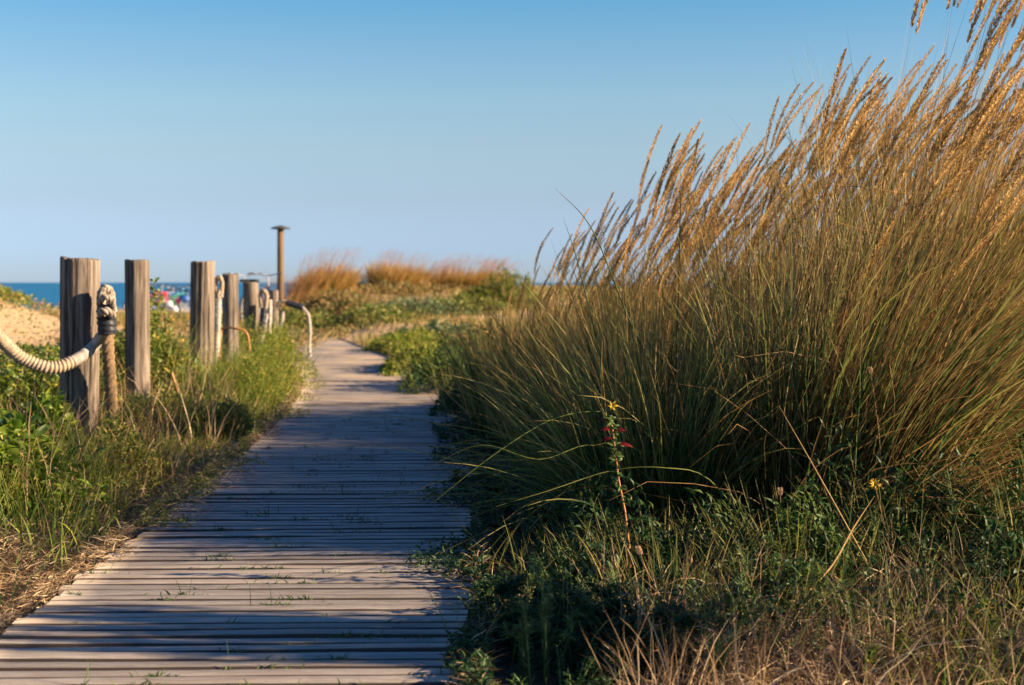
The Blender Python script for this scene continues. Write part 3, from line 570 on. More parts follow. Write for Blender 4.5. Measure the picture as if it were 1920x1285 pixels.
for i, (x_, y_, rx_, h_, lab_) in enumerate([(.42,3.75,.2,.2,'low dark weed clump right of the rust stem'), (.75,3.8,.2,.24,'dark weed clump at the foot of the brown tussock'), (1.08,3.9,.22,.26,'dark weed clump left of the glossy bushy weed'),
      (1.45,3.85,.25,.32,'dark weed clump under the glossy bushy weed at the right edge'), (.30,4.15,.2,.16,'shaded weed clump under the arching blades'), (.62,3.45,.16,.13,'small weed clump at the top edge of the straw'), (1.25,3.45,.15,.14,'small green clump on the right part of the straw')]):
    mound('weed_clump', lab_, 'weed', (x_,y_), rx_, rx_*.9, h_, 1700, .036,.010, 'weed_mid' if i % 2 else 'weed_dark', 130+i, stem='dark_stem', blades=200, rag=.9, group='weed clumps at the foot of the grass bank')
plant('feathery_weed', 'small sunlit weed right of the feathery weed', 'weed', (.17,3.0), .05, .13, 5, .03, .005, 40, 'weed_pale', 72, lean=.4, upw=.9)
plant('leafy_weed', 'dark bushy weed at the bottom edge of the boards', 'weed', (.12,2.9), .10, .13, 16, .032, .009, 34, 'weed_dark', 73, lean=.7)
plant('leafy_weed', 'low weed spilling onto the boards above the feathery weed', 'weed', (-.02,3.5), .10, .14, 18, .03, .009, 30, 'weed_dark', 74, lean=.8)
plant('leafy_weed', 'shaded weed creeping onto the boards below the arching blades', 'weed', (-.16,4.35), .14, .13, 18, .03, .01, 30, 'weed_dark', 75, lean=.9, azim=math.pi)
plant('leafy_weed', 'upright dark green weed with a spike at the foot of the brown tussock', 'weed', (.78,3.95), .07, .36, 6, .035, .007, 60, 'weed_dark', 76, lean=.2, upw=1.0, branch=2)
plant('leafy_weed', 'big glossy bushy weed at the right edge of the foreground', 'weed', (1.32,3.9), .17, .34, 18, .045, .011, 40, 'weed_dark', 77, lean=.45, upw=.8, branch=2)
plant('leafy_weed', 'tall thin weed rising through the grass near the right edge', 'weed', (1.22,3.75), .05, .52, 3, .04, .006, 70, 'weed_pale', 78, lean=.15, upw=1.0)
plant('leafy_weed', 'small grey green weed on the straw below the bushy weed', 'weed', (1.0,3.35), .05, .14, 6, .035, .006, 36, 'weed_pale', 79, lean=.4)
plant('leafy_weed', 'sparse green weed tangled in dry stalks left of the straw', 'weed', (.42,3.25), .10, .16, 8, .03, .005, 30, 'weed_pale', 80, lean=.5)
plant('leafy_weed', 'fresh bright weed in the bottom right corner', 'weed', (.93,2.88), .06, .13, 7, .04, .008, 22, 'lush', 81, lean=.3)
plant('added_shade_shrub', 'unseen leafy shrub on bare stems, added off the right edge to shade the boards', 'shrub', (2.35,2.80), .26, 1.42, 34, .075, .026, 230, 'weed_dark', 95, lean=.10, branch=0, low=.58, yb=.13, hv=(.85,1.0), hr=.1, stem_mat='woody')  # added out of view, only to cast the shadow band on the near boards
# left side
plant('broadleaf_plant', 'bright broad leaved plant at the left edge in front of the first post', 'plant', (-1.80,5.3), .16, .42, 8, .095, .05, 13, 'broad', 82, lean=.5, low=.25)
plant('broadleaf_plant', 'broad leaved plant trailing beside the boards below the first post', 'plant', (-1.55,4.95), .14, .24, 7, .085, .045, 10, 'broad', 83, lean=.8, low=.2)
plant('leafy_shrub', 'dark leafy shrub with yellow flowers between the second and third post', 'shrub', (-2.47,9.75), .22, .66, 18, .045, .02, 34, 'shrub', 84, lean=.28, stem_mat='woody', branch=2, flowers=16)
plant('leafy_shrub', 'tall leafy sprig reaching up in front of the sea', 'shrub', (-2.36,10.0), .05, .86, 2, .05, .018, 40, 'shrub', 85, lean=.18, stem_mat='woody', flowers=3, low=.3)
plant('leafy_shrub', 'leafy shrub between the first and second post', 'shrub', (-2.45,8.3), .20, .42, 14, .045, .018, 30, 'shrub', 86, lean=.4, stem_mat='woody', branch=2, flowers=8)
plant('leafy_shrub', 'pale weedy shrub in front of the third post', 'shrub', (-1.95,8.4), .22, .30, 18, .035, .008, 34, 'verge', 87, lean=.4, branch=2)
plant('leafy_shrub', 'fine leaved green weed at the foot of the first post', 'shrub', (-1.85,6.1), .2, .26, 16, .03, .007, 44, 'verge', 88, lean=.3, branch=2)
plant('young_plant', 'single bright green shoot at the left edge of the boards', 'shoot', (-1.22,4.42), .015, .12, 2, .09, .011, 5, 'lush', 89, lean=.3, low=.02, upw=1.6)
mound('green_shrub', 'bright green shrub bulging onto the right side of the path bend', 'shrub', (-.80,13.2), .42,1.0,.24, 5200, .06,.018, 'bright', 90)
mound('green_shrub', 'second bright green shrub behind the bulging one at the path bend', 'shrub', (-1.2,17), .45,1.4,.22, 4200, .07,.02, 'bright', 93)
mound('green_shrub', 'shaded green shrub on the right edge of the path before the bend', 'shrub', (-.40,10.9), .42,.8,.36, 5200, .05,.014, 'weed_mid', 91, blades=200)
mound('green_shrub', 'dark shrub at the path edge under the grass bank', 'shrub', (-.15,8.9), .3,.7,.26, 3600, .045,.012, 'weed_dark', 92, blades=250)
mound('dry_bush', 'tan dry bush among the weeds left of the grass bank', 'bush', (.2,11.8), .45,.7,.30, 3200, .06,.012, 'cover', 94, blades=400, bl_mat='brown_blade')
for i, (x_, yb_, D_, rx_, ry_, h_, mt_, lab_) in enumerate([
  (700,585,24,1.0,1.2,.22,'dune_green','low bright bush nearest the far path bend'), (765,582,25,1.0,1.1,.26,'sage','round grey green bush left of centre behind the path'), (640,590,26,.9,1,.3,'cover','low tan bush at the far path bend'),
  (860,572,26,.9,1,.26,'dune_green','yellow green bush near the grass bank behind the path'), (915,566,27,.8,.9,.34,'bright','bright yellow green bush below the reddish far clump'),
  (955,560,27,.7,.8,.62,'dune_green','yellow green bush where the far ridge meets the grass bank'), (820,602,19,.7,.8,.22,'sage','dark low bush on the bare sandy patch'), (900,625,14.5,.5,.7,.28,'cover','tan bush on the sand beside the bank'), (735,560,32,1.6,1,.26,'cover','wide yellowish bush under the dense rounded clump'),
  (600,575,28,1.0,.9,.34,'cover','yellowish bush under the orange upright clump'), (560,590,24,.7,.8,.36,'dune_green','yellow green bush behind the black sleeved rope')]):
    cpt = px(x_, 570, D_); mound('low_bush', lab_, 'bush', (cpt[0], D_), rx_, ry_, h_, 2600, .085,.03, mt_, 100+i, group='low bushes on the dune behind the path')
# leafy growth around the posts and along the verge
for i, (x_, D_, rx_, ry_, h_, L_, W_, mt_, lab_) in enumerate([
  (-2.50,9.9,.32,.5,.62,.045,.022,'shrub','dense dark leafy shrub filling the gap between the second and third post'),
  (-2.75,8.2,.35,.45,.40,.045,.022,'shrub','dark leafy shrub behind the first and second post'),
  (-2.40,6.7,.35,.4,.26,.06,.035,'broad','sunlit round leaved shrub left of the first post'),
  (-1.95,7.9,.26,.4,.22,.032,.009,'verge','fine leaved weed clump between the first and second post bases'),
  (-1.75,6.2,.24,.36,.20,.032,.009,'verge','fine leaved weed clump right of the first post base'),
  (-1.90,5.3,.22,.30,.26,.075,.042,'broad','broad leaved weed clump in front of the first post'),
  (-1.80,9.8,.25,.55,.36,.035,.009,'bright','yellow green feathery clump beyond the second post'),
  (-2.0,11.8,.30,.8,.42,.04,.010,'bright','tall yellow green feathery clump in front of the fourth post'),
  (-2.42,13.8,.25,.8,.46,.045,.011,'bright','tall yellow green feathery clump beside the far ropes'),
  (-1.62,7.9,.16,.4,.20,.03,.009,'weed_mid','low dark clump at the left board ends before the sandy strip')]):
    mound('verge_shrub', lab_, 'shrub', (x_,D_), rx_, ry_, h_, 3600, L_, W_, mt_, 150+i, blades=180, bl_mat='verge')

# the red leaved spurge-like plant with a yellow flower
root = empty('red_leaved_plant', (0.33,3.72,float(ground(.33,3.72))), 'rust stemmed plant with red and green leaves and a yellow flower on top', 'plant')
o = np.array(root.location); D = 3.72
pts = np.array([px(1186,1100,D), px(1180,1030,D), px(1172,960,D), px(1160,900,D), px(1154,850,D), px(1148,800,D), px(1136,778,D-.02)])
pts[0,2] = o[2]-.01
tt = np.linspace(0, len(pts)-1, 25); P = np.stack([np.interp(tt, np.arange(len(pts)), pts[:,k]) for k in range(3)], -1)
mb = MB(); tubes(mb, P[None], .0034, .0016, 7); mb.build('stem', M['orange_stem'], root, origin=o)
rng = np.random.default_rng(5)
tp = P[-1]; ar = np.array([tp, tp+(.0,0,.012), tp+(.006,0,.022), tp+(.018,0,.024)]); mb = MB(); tubes(mb, ar[None], .0018, .0012, 5); mb.build('flower_stalk', M['green_stem'], root, origin=o)
ph = np.arange(6)/6*6.283; D6 = np.stack([np.cos(ph), -.4*np.ones(6), np.sin(ph)], -1); mb = MB()
leaves(mb, np.repeat(ar[-1][None],6,0), D6, np.repeat([[0,-1.,.2]],6,0), np.full(6,.014), np.full(6,.007), rng.random(6)); mb.build('flower', M['yellow'], root, origin=o)
mb = MB(); k = 120; s = rng.uniform(.38,1,k)**.8; f = s*24; i0 = np.minimum(f.astype(int),23); p_ = P[i0]; ph = rng.uniform(0,6.28,k)
d = np.stack([np.cos(ph), np.sin(ph)*.8, rng.uniform(-.5,.6,k)], -1); leaves(mb, p_, d, nrm(rng.normal(0,.5,(k,3))+[0,-.8,.6]), rng.uniform(.009,.026,k), rng.uniform(.006,.014,k), rng.random(k)); mb.build('leaves', M['weed_mid'], root, origin=o)
for (x0,y0,dxx,dzz,L) in ((1160,808,1,.15,.032),(1166,834,1,.0,.042),(1136,806,-1,.1,.026),(1140,823,-1,-.05,.03),(1130,788,-1,.2,.018)):
    mb = MB(); leaves(mb, px(x0,y0,D-.01)[None]-np.array([[.012*dxx,0,0]]), np.array([[dxx,-.2,dzz]]), np.array([[0,-.75,.65]]), np.array([L]), np.array([.013]), np.array([rng.random()])); mb.build('red_leaf', M['red_leaf'], root, origin=o)

# bunny tail / flower stalks
def stalk(label, x, y, xb, yb2, D, head, size, cat='flower stalk', mat='fluff', smat='stem_dry', group='dry flower stalks in the foreground'):
    a = px(x, y, D); bse = px(xb, yb2, D); bse[2] = float(ground(bse[0], bse[1]))-.005
    root = empty('flower_stalk', bse, label, cat, group)
    t = np.linspace(0, 1, 14)[:,None]; rg = np.random.default_rng(int(x*7+y)); bow = rg.normal(0,.02)
    Pp = bse+(a-bse)*t+np.array((bow,0,0))*np.sin(t*np.pi); mb = MB(); tubes(mb, Pp[None], .0013, .0009, 5); mb.build('stem', M[smat], root, origin=bse)
    up = nrm(Pp[-1]-Pp[-2]); m_ = 150; mb = MB()
    if head == 'tail':      # fluffy egg of hairs
        q = nrm(rg.normal(0,1,(m_,3))); s = rg.random(m_); rr = size*.5*np.sin(np.pi*(.08+.84*s))**.7
        rad = nrm(q-up*(q@up)[:,None]); c0 = a+up*(s[:,None]*size*1.5)
        d = nrm(rad+up*.9); leaves(mb, c0+rad*rr[:,None]*.55, d, rad, np.full(m_, size*.5), np.full(m_, size*.13), rg.random(m_))
        mb.build('seed_head', M[mat], root, origin=bse)
    elif head == 'pod':
        n_=10; k=8; zz=np.linspace(0,1,n_); prof_=size*.42*np.sin(np.pi*(zz*.9+.06))**.7
        A=nrm(np.cross(up,(0,1,.01))); Bv=np.cross(up,A); an=np.arange(k)/k*6.283
        V=a+up*(zz*size*1.4)[:,None,None]+prof_[:,None,None]*(np.cos(an)[None,:,None]*A+np.sin(an)[None,:,None]*Bv)
        ii=np.arange(n_*k).reshape(n_,k); q=np.stack([ii[:-1],np.roll(ii[:-1],-1,1),np.roll(ii[1:],-1,1),ii[1:]],-1); mb.add(V,q)
        mb.build('seed_pod', M[mat], root, smooth=True, origin=bse)
    else:
        k=26; ph=rg.uniform(0,6.28,k); d=np.stack([np.cos(ph),-.35-.3*rg.random(k),np.sin(ph)],-1)
        leaves(mb, np.repeat(a[None],k,0), d, np.repeat([[0,-1.,.2]],k,0), np.full(k,size), np.full(k,size*.25), rg.random(k)); mb.build('petals', M[mat], root, origin=bse)
    return root
stalk('yellow daisy like flower glowing in front of the brown tussock', 1640, 908, 1690, 1060, 3.75, 'flower', .017, mat='yellow', cat='flower')
stalk('pale fluffy head on a stalk right of the rust stem', 1202, 1042, 1215, 1150, 3.5, 'tail', .014)
stalk('round fluffy head above the tangled green weed', 1399, 1072, 1420, 1180, 3.4, 'tail', .014)
stalk('small fluffy head against the dark foot of the brown tussock', 1463, 930, 1500, 1090, 3.8, 'tail', .013)
stalk('pinkish fluffy head in front of the glossy bushy weed', 1801, 1068, 1808, 1150, 3.5, 'tail', .013)
stalk('orange bud standing left of the feathery weed tip pair', 1026, 1126, 1100, 1230, 3.15, 'pod', .011, mat='orange_stem', smat='green_stem')
stalk('orange bud on a bent stalk above the feathery weed', 1037, 1122, 1102, 1232, 3.16, 'pod', .011, mat='orange_stem', smat='green_stem')
stalk('brown bud above the straw below the rust stem', 1293, 1058, 1285, 1180, 3.4, 'pod', .012, mat='woody')
stalk('tan fluffy head low over the bottom right straw', 1763, 1155, 1770, 1235, 3.1, 'tail', .015)
stalk('orange tan fluffy head beside the low tan one', 1802, 1156, 1775, 1270, 3.1, 'tail', .015)
stalk('green knobbly bud on a slender green stem', 1143, 1065, 1180, 1215, 3.35, 'pod', .013, mat='green_stem', smat='green_stem')
stalk('tan head leaning right under the bushy weed', 1828, 1118, 1812, 1170, 3.4, 'tail', .014)
stalk('small pale head high in the shaded grass below the bank middle', 1633, 702, 1640, 1050, 3.95, 'tail', .012)
stalk('pale head low at the bottom of the straw', 1230, 1205, 1226, 1275, 3.05, 'tail', .012)
stalk('dry head at the very bottom right straw', 1545, 1225, 1550, 1280, 2.95, 'tail', .013)

# single long blades: crossing the sky and arching over the boards
def long_blade(label, pts, w=.004, mat='green_blade', var=.55, name='arching_blade', grp='long single grass blades standing out of the bank'):
    pts = np.array([px(*p_) for p_ in pts]); n = len(pts); seg = 20
    tt = np.linspace(0, n-1, seg+1); i = np.clip(tt.astype(int), 0, n-2); f = (tt-i)[:,None]
    pm = np.concatenate([[2*pts[0]-pts[1]], pts, [2*pts[-1]-pts[-2]]]); p0, p1, p2, p3 = pm[i], pm[i+1], pm[i+2], pm[i+3]
    P = .5*((2*p1)+(-p0+p2)*f+(2*p0-5*p1+4*p2-p3)*f**2+(-p0+3*p1-3*p2+p3)*f**3)
    mb = MB(); u = np.linspace(0,1,seg+1); T = nrm(np.gradient(P, axis=0)); A = nrm(np.cross(T, (.3,1,.25))); Bv = np.cross(T, A)
    wv = w*.5*(1-u**2.5)+.0003; V = np.stack([P+A*wv[:,None], P+Bv*wv[:,None]*.4, P-A*wv[:,None], P-Bv*wv[:,None]*.25], 1)
    k0 = np.arange(seg)[:,None]*4; j = np.arange(4)[None]; j2 = (j+1)%4
    mb.add(V, np.stack([k0+j, k0+j2, k0+4+j2, k0+4+j], -1), var=var, t=np.repeat(u*.8, 4))
    o_ = P[0]; ob = mb.build(name, M[mat], origin=o_, smooth=True); tag(ob, label, 'grass blade', grp)
long_blade('long grass blade arching left over the boards, its tip lowest of all', [(1290,960,4.5),(1230,800,4.35),(1140,773,4.2),(1040,785,4.1),(930,850,4.0),(815,940,3.95)], .0045, var=.62)
long_blade('thin grass blade curving from the red leaved plant down to the boards', [(1420,1010,4.2),(1330,900,4.0),(1250,878,3.9),(1150,882,3.9),(1030,920,3.8),(930,950,3.75)], .0035, var=.7)
long_blade('straight grass blade slanting up left across the sky at the bank left end', [(1240,720,4.6),(1180,600,4.6),(1110,430,4.6),(1040,352,4.6)], .005, var=.45)
long_blade('straight grass blade below the slanting one, tip against the sky', [(1150,760,4.6),(1110,600,4.6),(1080,480,4.6),(1056,408,4.6)], .0045, var=.3)
long_blade('upright dark blade rising alone above the bank left half', [(1262,800,4.5),(1272,560,4.5),(1275,420,4.5),(1276,310,4.5)], .004, var=.2)
long_blade('nearly level pale blade pointing left into the path', [(1130,810,4.9),(1040,750,4.8),(960,712,4.7),(882,706,4.7)], .0045, var=.72)
long_blade('pale blade leaning left from the foot of the bank', [(1180,820,4.7),(1100,730,4.7),(1010,680,4.7),(935,642,4.7)], .0045, var=.68)
long_blade('pale arching blade meeting the boards near their right edge', [(1180,850,4.2),(1100,835,4.1),(1010,862,4.0),(900,835,4.0),(790,884,4.0)], .003, var=.7)
long_blade('bent dry straw crossing level over the upper right grass', [(1560,620,4.4),(1572,420,4.4),(1576,352,4.4),(1700,362,4.4),(1920,368,4.4)], .0035, mat='brown_blade', var=.9)
long_blade('second bent dry straw just below the level one', [(1552,640,4.3),(1556,520,4.3),(1554,424,4.3),(1640,436,4.3),(1800,460,4.3)], .003, mat='brown_blade', var=.8)
long_blade('yellow stalk leaning up right from the straw', [(1505,1120,3.4),(1560,1060,3.45),(1600,990,3.5),(1640,930,3.55)], .005, mat='brown_blade', var=.95)
long_blade('pale dead stalk lying up left across the straw', [(1640,1080,3.5),(1540,900,3.6),(1460,760,3.7)], .0028, mat='brown_blade', var=1)
long_blade('green shoot bending right above the straw', [(1690,1190,3.3),(1668,1120,3.3),(1660,1060,3.3),(1668,1045,3.3)], .005, mat='green_blade', var=.6)

# ------------------------------------------------------------ rope fence
M['post'] = None
m, nt, out = new_mat('grey_post')
tc = N(nt, "ShaderNodeTexCoord"); mp = N(nt, "ShaderNodeMapping"); mp.inputs['Scale'].default_value = (20,20,1.0); nt.links.new(tc.outputs['Object'], mp.inputs[0])
n1 = N(nt, "ShaderNodeTexNoise"); n1.inputs['Scale'].default_value = 2.2; n1.inputs['Detail'].default_value = 9; n1.inputs['Roughness'].default_value = .7; nt.links.new(mp.outputs[0], n1.inputs[0])
c = ramp(nt, [(.34,(.022,.015,.011)),(.43,(.095,.072,.055)),(.55,(.215,.172,.135)),(.74,(.40,.345,.28))], n1.outputs[0])
p = N(nt, "ShaderNodeBsdfPrincipled"); p.inputs['Roughness'].default_value = .8; p.inputs['Specular IOR Level'].default_value = .2; nt.links.new(c.outputs[0], p.inputs['Base Color'])
b = N(nt, "ShaderNodeBump"); b.inputs['Strength'].default_value = .9; b.inputs['Distance'].default_value = .008; nt.links.new(n1.outputs[0], b.inputs['Height']); nt.links.new(b.outputs[0], p.inputs['Normal']); nt.links.new(p.outputs[0], out.inputs[0])
M['post'] = m
def post(label, xt, xb, ytop, D, dia, seed, cracks=9, name='wooden_post', group='rope fence posts left of the boardwalk', ragged=.004):
    rg = np.random.default_rng(seed); top = px(xt, ytop, D); bx = (xb-960)/F*D; zb = float(ground(bx, D))
    o_ = (bx, D, zb); root_lean = top[0]-bx; n_a, n_z = 128, 70; H = top[2]-zb+.12
    an = np.arange(n_a)/n_a*2*np.pi; zs = np.linspace(-.12, top[2]-zb, n_z); u = (zs+.12)/H
    cr = [(rg.uniform(0,6.28), rg.uniform(.016,.045), rg.uniform(.08,.22), rg.uniform(-.1,.4), rg.uniform(.8,1.3), rg.uniform(0,6.28)) for _ in range(cracks)]
    V = np.zeros((n_z, n_a, 3)); Rr = np.full((n_z, n_a), dia/2)
    for (a0, wd, dp, z0, z1, ph) in cr:
        aa = a0+.12*np.sin(u*3+ph)[:,None]; dlt = (an[None]-aa+np.pi)%(2*np.pi)-np.pi
        Rr -= dia/2*dp*np.exp(-(dlt/wd)**2)*(sm(u, z0, z0+.1)*(1-sm(u, z1-.1, z1)))[:,None]
    Rr *= 1+.025*np.sin(2*an+seed)[None]+.012*np.sin(5*an+seed*2)[None]+.012*np.sin(u*5+seed)[:,None]
    Rr += rg.normal(0, dia*.004, n_a)[None]
    V[...,0] = Rr*np.cos(an)+root_lean*(u[:,None]); V[...,1] = Rr*np.sin(an); V[...,2] = zs[:,None]
    V[-1,:,2] += rg.normal(0, ragged, n_a)*.5+.006*np.cos(an+seed)+.003*np.cos(3*an+seed)
    cap = V[-1:].copy(); cap[...,:2] = (cap[...,:2]-[root_lean,0])*.93+[root_lean,0]; cap[...,2] += .004
    cap2 = V[-1:].copy(); cap2[...,:2] = (cap2[...,:2]-[root_lean,0])*.3+[root_lean,0]; cap2[...,2] = zs[-1]+.003
    V = np.concatenate([V, cap, cap2]); nz = len(V); ii = np.arange(nz*n_a).reshape(nz, n_a)
    q = np.stack([ii[:-1], np.roll(ii[:-1],-1,1), np.roll(ii[1:],-1,1), ii[1:]], -1).reshape(-1,4)
    mb = MB(); ctr = V[-1].mean(0); mb.add(np.concatenate([V.reshape(-1,3), ctr[None]]), q, [(ii[-1,j], ii[-1,(j+1)%n_a], nz*n_a) for j in range(n_a)])
    ob = mb.build(name, M['post'], smooth=True); ob.location = o_
    return tag(ob, label, 'post', group)
post('thick cracked grey post, nearest and leftmost, rope tied on its right side', 150, 148, 487, 7.2, .194, 3, 8, ragged=.006)
post('slimmer smooth post standing alone, second from the left', 257, 259, 490, 8.9, .146, 8, 9)
post('third post, half in shadow, just left of the hanging white rope', 380, 376, 492, 10.8, .178, 13, 11)
post('shorter post directly right of the hanging white rope', 432, 433, 515, 12, .135, 17, 8)
post('fifth post with a rope knot on its right side', 470, 476, 530, 14, .15, 22, 8)
post('smallest farthest fence post beside the black sleeved rope', 514, 514, 546, 16.5, .10, 27, 4)

M['rope'] = noise_mat('rope', [(.3,(.20,.14,.09)),(.55,(.38,.30,.21)),(.8,(.52,.44,.34))], 60, rough=.9, bump=.6, dist=.004)
M['rope_grey'] = noise_mat('rope_grey', [(.35,(.10,.08,.06)),(.5,(.30,.25,.19)),(.75,(.52,.46,.38))], 45, rough=.9, bump=.8, dist=.006)
M['rope_brown'] = noise_mat('rope_brown', [(.3,(.12,.075,.04)),(.7,(.30,.2,.11))], 60, rough=.9, bump=.6, dist=.004)
M['white_sleeve'] = noise_mat('white_sleeve', [(.3,(.24,.21,.17)),(.7,(.50,.45,.39))], 25, rough=.6, bump=.2, dist=.003)
M['black_tape'] = noise_mat('black_tape', [(.3,(.012,.013,.018)),(.7,(.04,.042,.05))], 25, rough=.45, bump=.5, dist=.006)
def spline(pts, n):
    pts = np.array(pts, float); k = len(pts); tt = np.linspace(0, k-1, n); i = np.clip(tt.astype(int), 0, k-2); f = (tt-i)[:,None]
    pm = np.concatenate([[2*pts[0]-pts[1]], pts, [2*pts[-1]-pts[-2]]]); p0,p1,p2,p3 = pm[i],pm[i+1],pm[i+2],pm[i+3]
    return .5*((2*p1)+(-p0+p2)*f+(2*p0-5*p1+4*p2-p3)*f**2+(-p0+3*p1-3*p2+p3)*f**3)
def frame(P):
    T = nrm(np.gradient(P, axis=0)); ref = np.array((0,1.,.05)); A = nrm(np.cross(T, ref)); return T, A, np.cross(T, A)
def rope_mesh(P, r, pitch, strands=3, sides=8):
    P = np.asarray(P); T, A, Bv = frame(P); s = np.concatenate([[0], np.cumsum(np.linalg.norm(np.diff(P, axis=0), axis=1))])
    mb = MB(); L_ = s[-1]; n = max(20, int(L_/pitch*14)); ss = np.linspace(0, L_, n)
    Pi = np.stack([np.interp(ss, s, P[:,k]) for k in range(3)], -1); T, A, Bv = frame(Pi)
    for k in range(strands):
        ph = ss/pitch*2*np.pi+k*2*np.pi/strands; C_ = Pi+(A*np.cos(ph)[:,None]+Bv*np.sin(ph)[:,None])*r*.5
        tubes(mb, C_[None], r*.56, r*.56, sides)
    return mb
def ribbed(P, r, pitch, depth=.12, sides=16, per=8):
    P = np.asarray(P); s = np.concatenate([[0], np.cumsum(np.linalg.norm(np.diff(P, axis=0), axis=1))]); n = int(s[-1]/pitch*per); ss = np.linspace(0, s[-1], n)
    Pi = np.stack([np.interp(ss, s, P[:,k]) for k in range(3)], -1); T, A, Bv = frame(Pi); an = np.arange(sides)/sides*6.283
    rr = r*(1-depth+depth*np.abs(np.sin(ss[:,None]/pitch*np.pi+an[None]*.5)))
    V = Pi[:,None]+rr[...,None]*(np.cos(an)[None,:,None]*A[:,None]+np.sin(an)[None,:,None]*Bv[:,None])
    V = np.concatenate([np.repeat(Pi[:1,None],sides,1), V, np.repeat(Pi[-1:,None],sides,1)])
    ii = np.arange(len(V)*sides).reshape(-1, sides); q = np.stack([ii[:-1], np.roll(ii[:-1],-1,1), np.roll(ii[1:],-1,1), ii[1:]], -1)
    return MB().add(V, q)
D0 = 7.03; o_ = px(200, 640, D0)
rope = empty('fence_rope', o_, 'thick pale rope sagging from the left edge to the knot on the first post', 'rope', 'fence ropes')
span = spline([px(-170,470,6.3), px(-90,560,6.5), px(-10,626,6.75), px(40,671,6.85), px(95,690,6.9), px(140,676,6.98), px(175,650,7.12), px(200,617,7.08)], 120)
ribbed(span[:84], .034, .0195, .22).build('coiled_wrapping', M['rope'], rope, smooth=True, origin=o_)
ribbed(span[82:], .030, .09, .05).build('white_sleeve', M['white_sleeve'], rope, smooth=True, origin=o_)
rope_mesh(spline([px(194,600,7.08), px(190,575,7.07), px(191,550,7.08), px(199,541,7.09), px(207,552,7.1), px(208,580,7.1), px(203,600,7.09)], 60), .023, .08).build('knot_loop', M['rope_grey'], rope, smooth=True, origin=o_)
rope_mesh(spline([px(186,568,7.05), px(197,556,7.01), px(209,566,7.03), px(214,585,7.08)], 30), .016, .08).build('knot_turn', M['rope_grey'], rope, smooth=True, origin=o_)
rope_mesh(spline([px(185,588,7.03), px(198,583,7.00), px(213,592,7.04)], 20), .020, .09).build('knot_wrap', M['rope_grey'], rope, smooth=True, origin=o_)
ribbed(spline([px(186,572,7.06), px(199,576,7.035), px(211,571,7.06)], 14), .013, .02, .1).build('black_band', M['black_tape'], rope, smooth=True, origin=o_)
ribbed([px(199,593,7.08), px(200,605,7.08), px(201,617,7.08), px(202,627,7.08)], .048, .03, .10, sides=20).build('black_tape', M['black_tape'], rope, smooth=True, origin=o_)
tail = spline([px(203,618,7.09), px(203,660,7.05), px(207,720,7.08), px(210,780,7.08), px(211,830,7.06)], 60)
rope_mesh(tail, .030, .11).build('hanging_tail', M['rope_brown'], rope, smooth=True, origin=o_)

def vrope(label, segs, o_, ):
    r_ = empty('fence_rope', o_, label, 'rope', 'fence ropes')
    for nm, kind_, pts, rad, mt in segs:
        P = spline(pts, 50); (rope_mesh(P, rad, .1) if kind_ == 't' else ribbed(P, rad, .06, .08)).build(nm, M[mt], r_, smooth=True, origin=o_)
D = 10.9
vrope('white twisted rope hanging between the third post and the shorter fourth', [
  ('knot_loop','t',[px(405,556,D),px(404,530,D),px(411,520,D-.03),px(416,532,D),px(414,558,D)],.018,'rope'),
  ('rope_strands','t',[px(410,545,D),px(408,600,D),px(406,650,D),px(402,690,D),px(399,740,D-.05),px(392,790,D-.1)],.025,'white_sleeve'),
  ('black_tape','r',[px(402,560,D-.02),px(402,590,D-.02),px(403,622,D-.02)],.026,'black_tape')], px(410,690,D))
D = 14
vrope('pale rope curving down left from the knot on the fifth post', [
  ('knot_loop','t',[px(490,575,D-.15),px(488,552,D-.15),px(494,545,D-.18),px(500,555,D-.15),px(498,580,D-.15)],.02,'rope'),
  ('rope_strands','t',[px(497,590,D-.15),px(490,630,D-.2),px(481,670,D-.25),px(470,694,D-.3),px(448,705,D-.35)],.032,'white_sleeve'),
  ('black_tape','r',[px(495,578,D-.17),px(493,600,D-.18),px(490,622,D-.2)],.036,'black_tape'),
  ('rope_end','r',[px(506,562,D-.1),px(506,590,D-.1),px(504,625,D-.1)],.023,'white_sleeve')], px(490,640,D))
D = 15.5
vrope('farthest rope with a black sleeve, looping out beside the path', [
  ('knot_loop','t',[px(524,580,D),px(522,570,D),px(530,565,D),px(540,567,D)],.022,'rope'),
  ('black_sleeve','r',[px(538,568,D),px(552,572,D),px(568,577,D)],.036,'black_tape'),
  ('rope_strands','t',[px(567,577,D),px(577,590,D),px(581,615,D),px(580,650,D),px(582,672,D-.1)],.019,'white_sleeve'),
  ('rope_end','t',[px(530,585,D),px(528,605,D),px(520,625,D),px(514,650,D)],.023,'white_sleeve')], px(540,600,D))
# bent rusty wire
def tube_thing(name, label, cat, pts, r, mat):
    P = spline(pts, 40); mb = MB(); tubes(mb, P[None], r, r*.7, 7); ob = mb.build(name, M[mat], smooth=True, origin=P[0]); tag(ob, label, cat)
tube_thing('bent_stalk', 'bent rusty orange dead stalk arching between the fourth and fifth post', 'dead stalk', [px(412,700,11.6),px(412,640,11.6),px(417,616,11.6),px(440,616,11.5),px(462,624,11.5),px(468,660,11.5),px(467,700,11.5)], .011, 'orange_stem')
tube_thing('bent_stalk', 'leaning brown dead stem in the verge below the second post', 'dead stalk', [px(352,800,8.3),px(340,770,8.3),px(333,735,8.3),px(322,700,8.3)], .01, 'orange_stem')

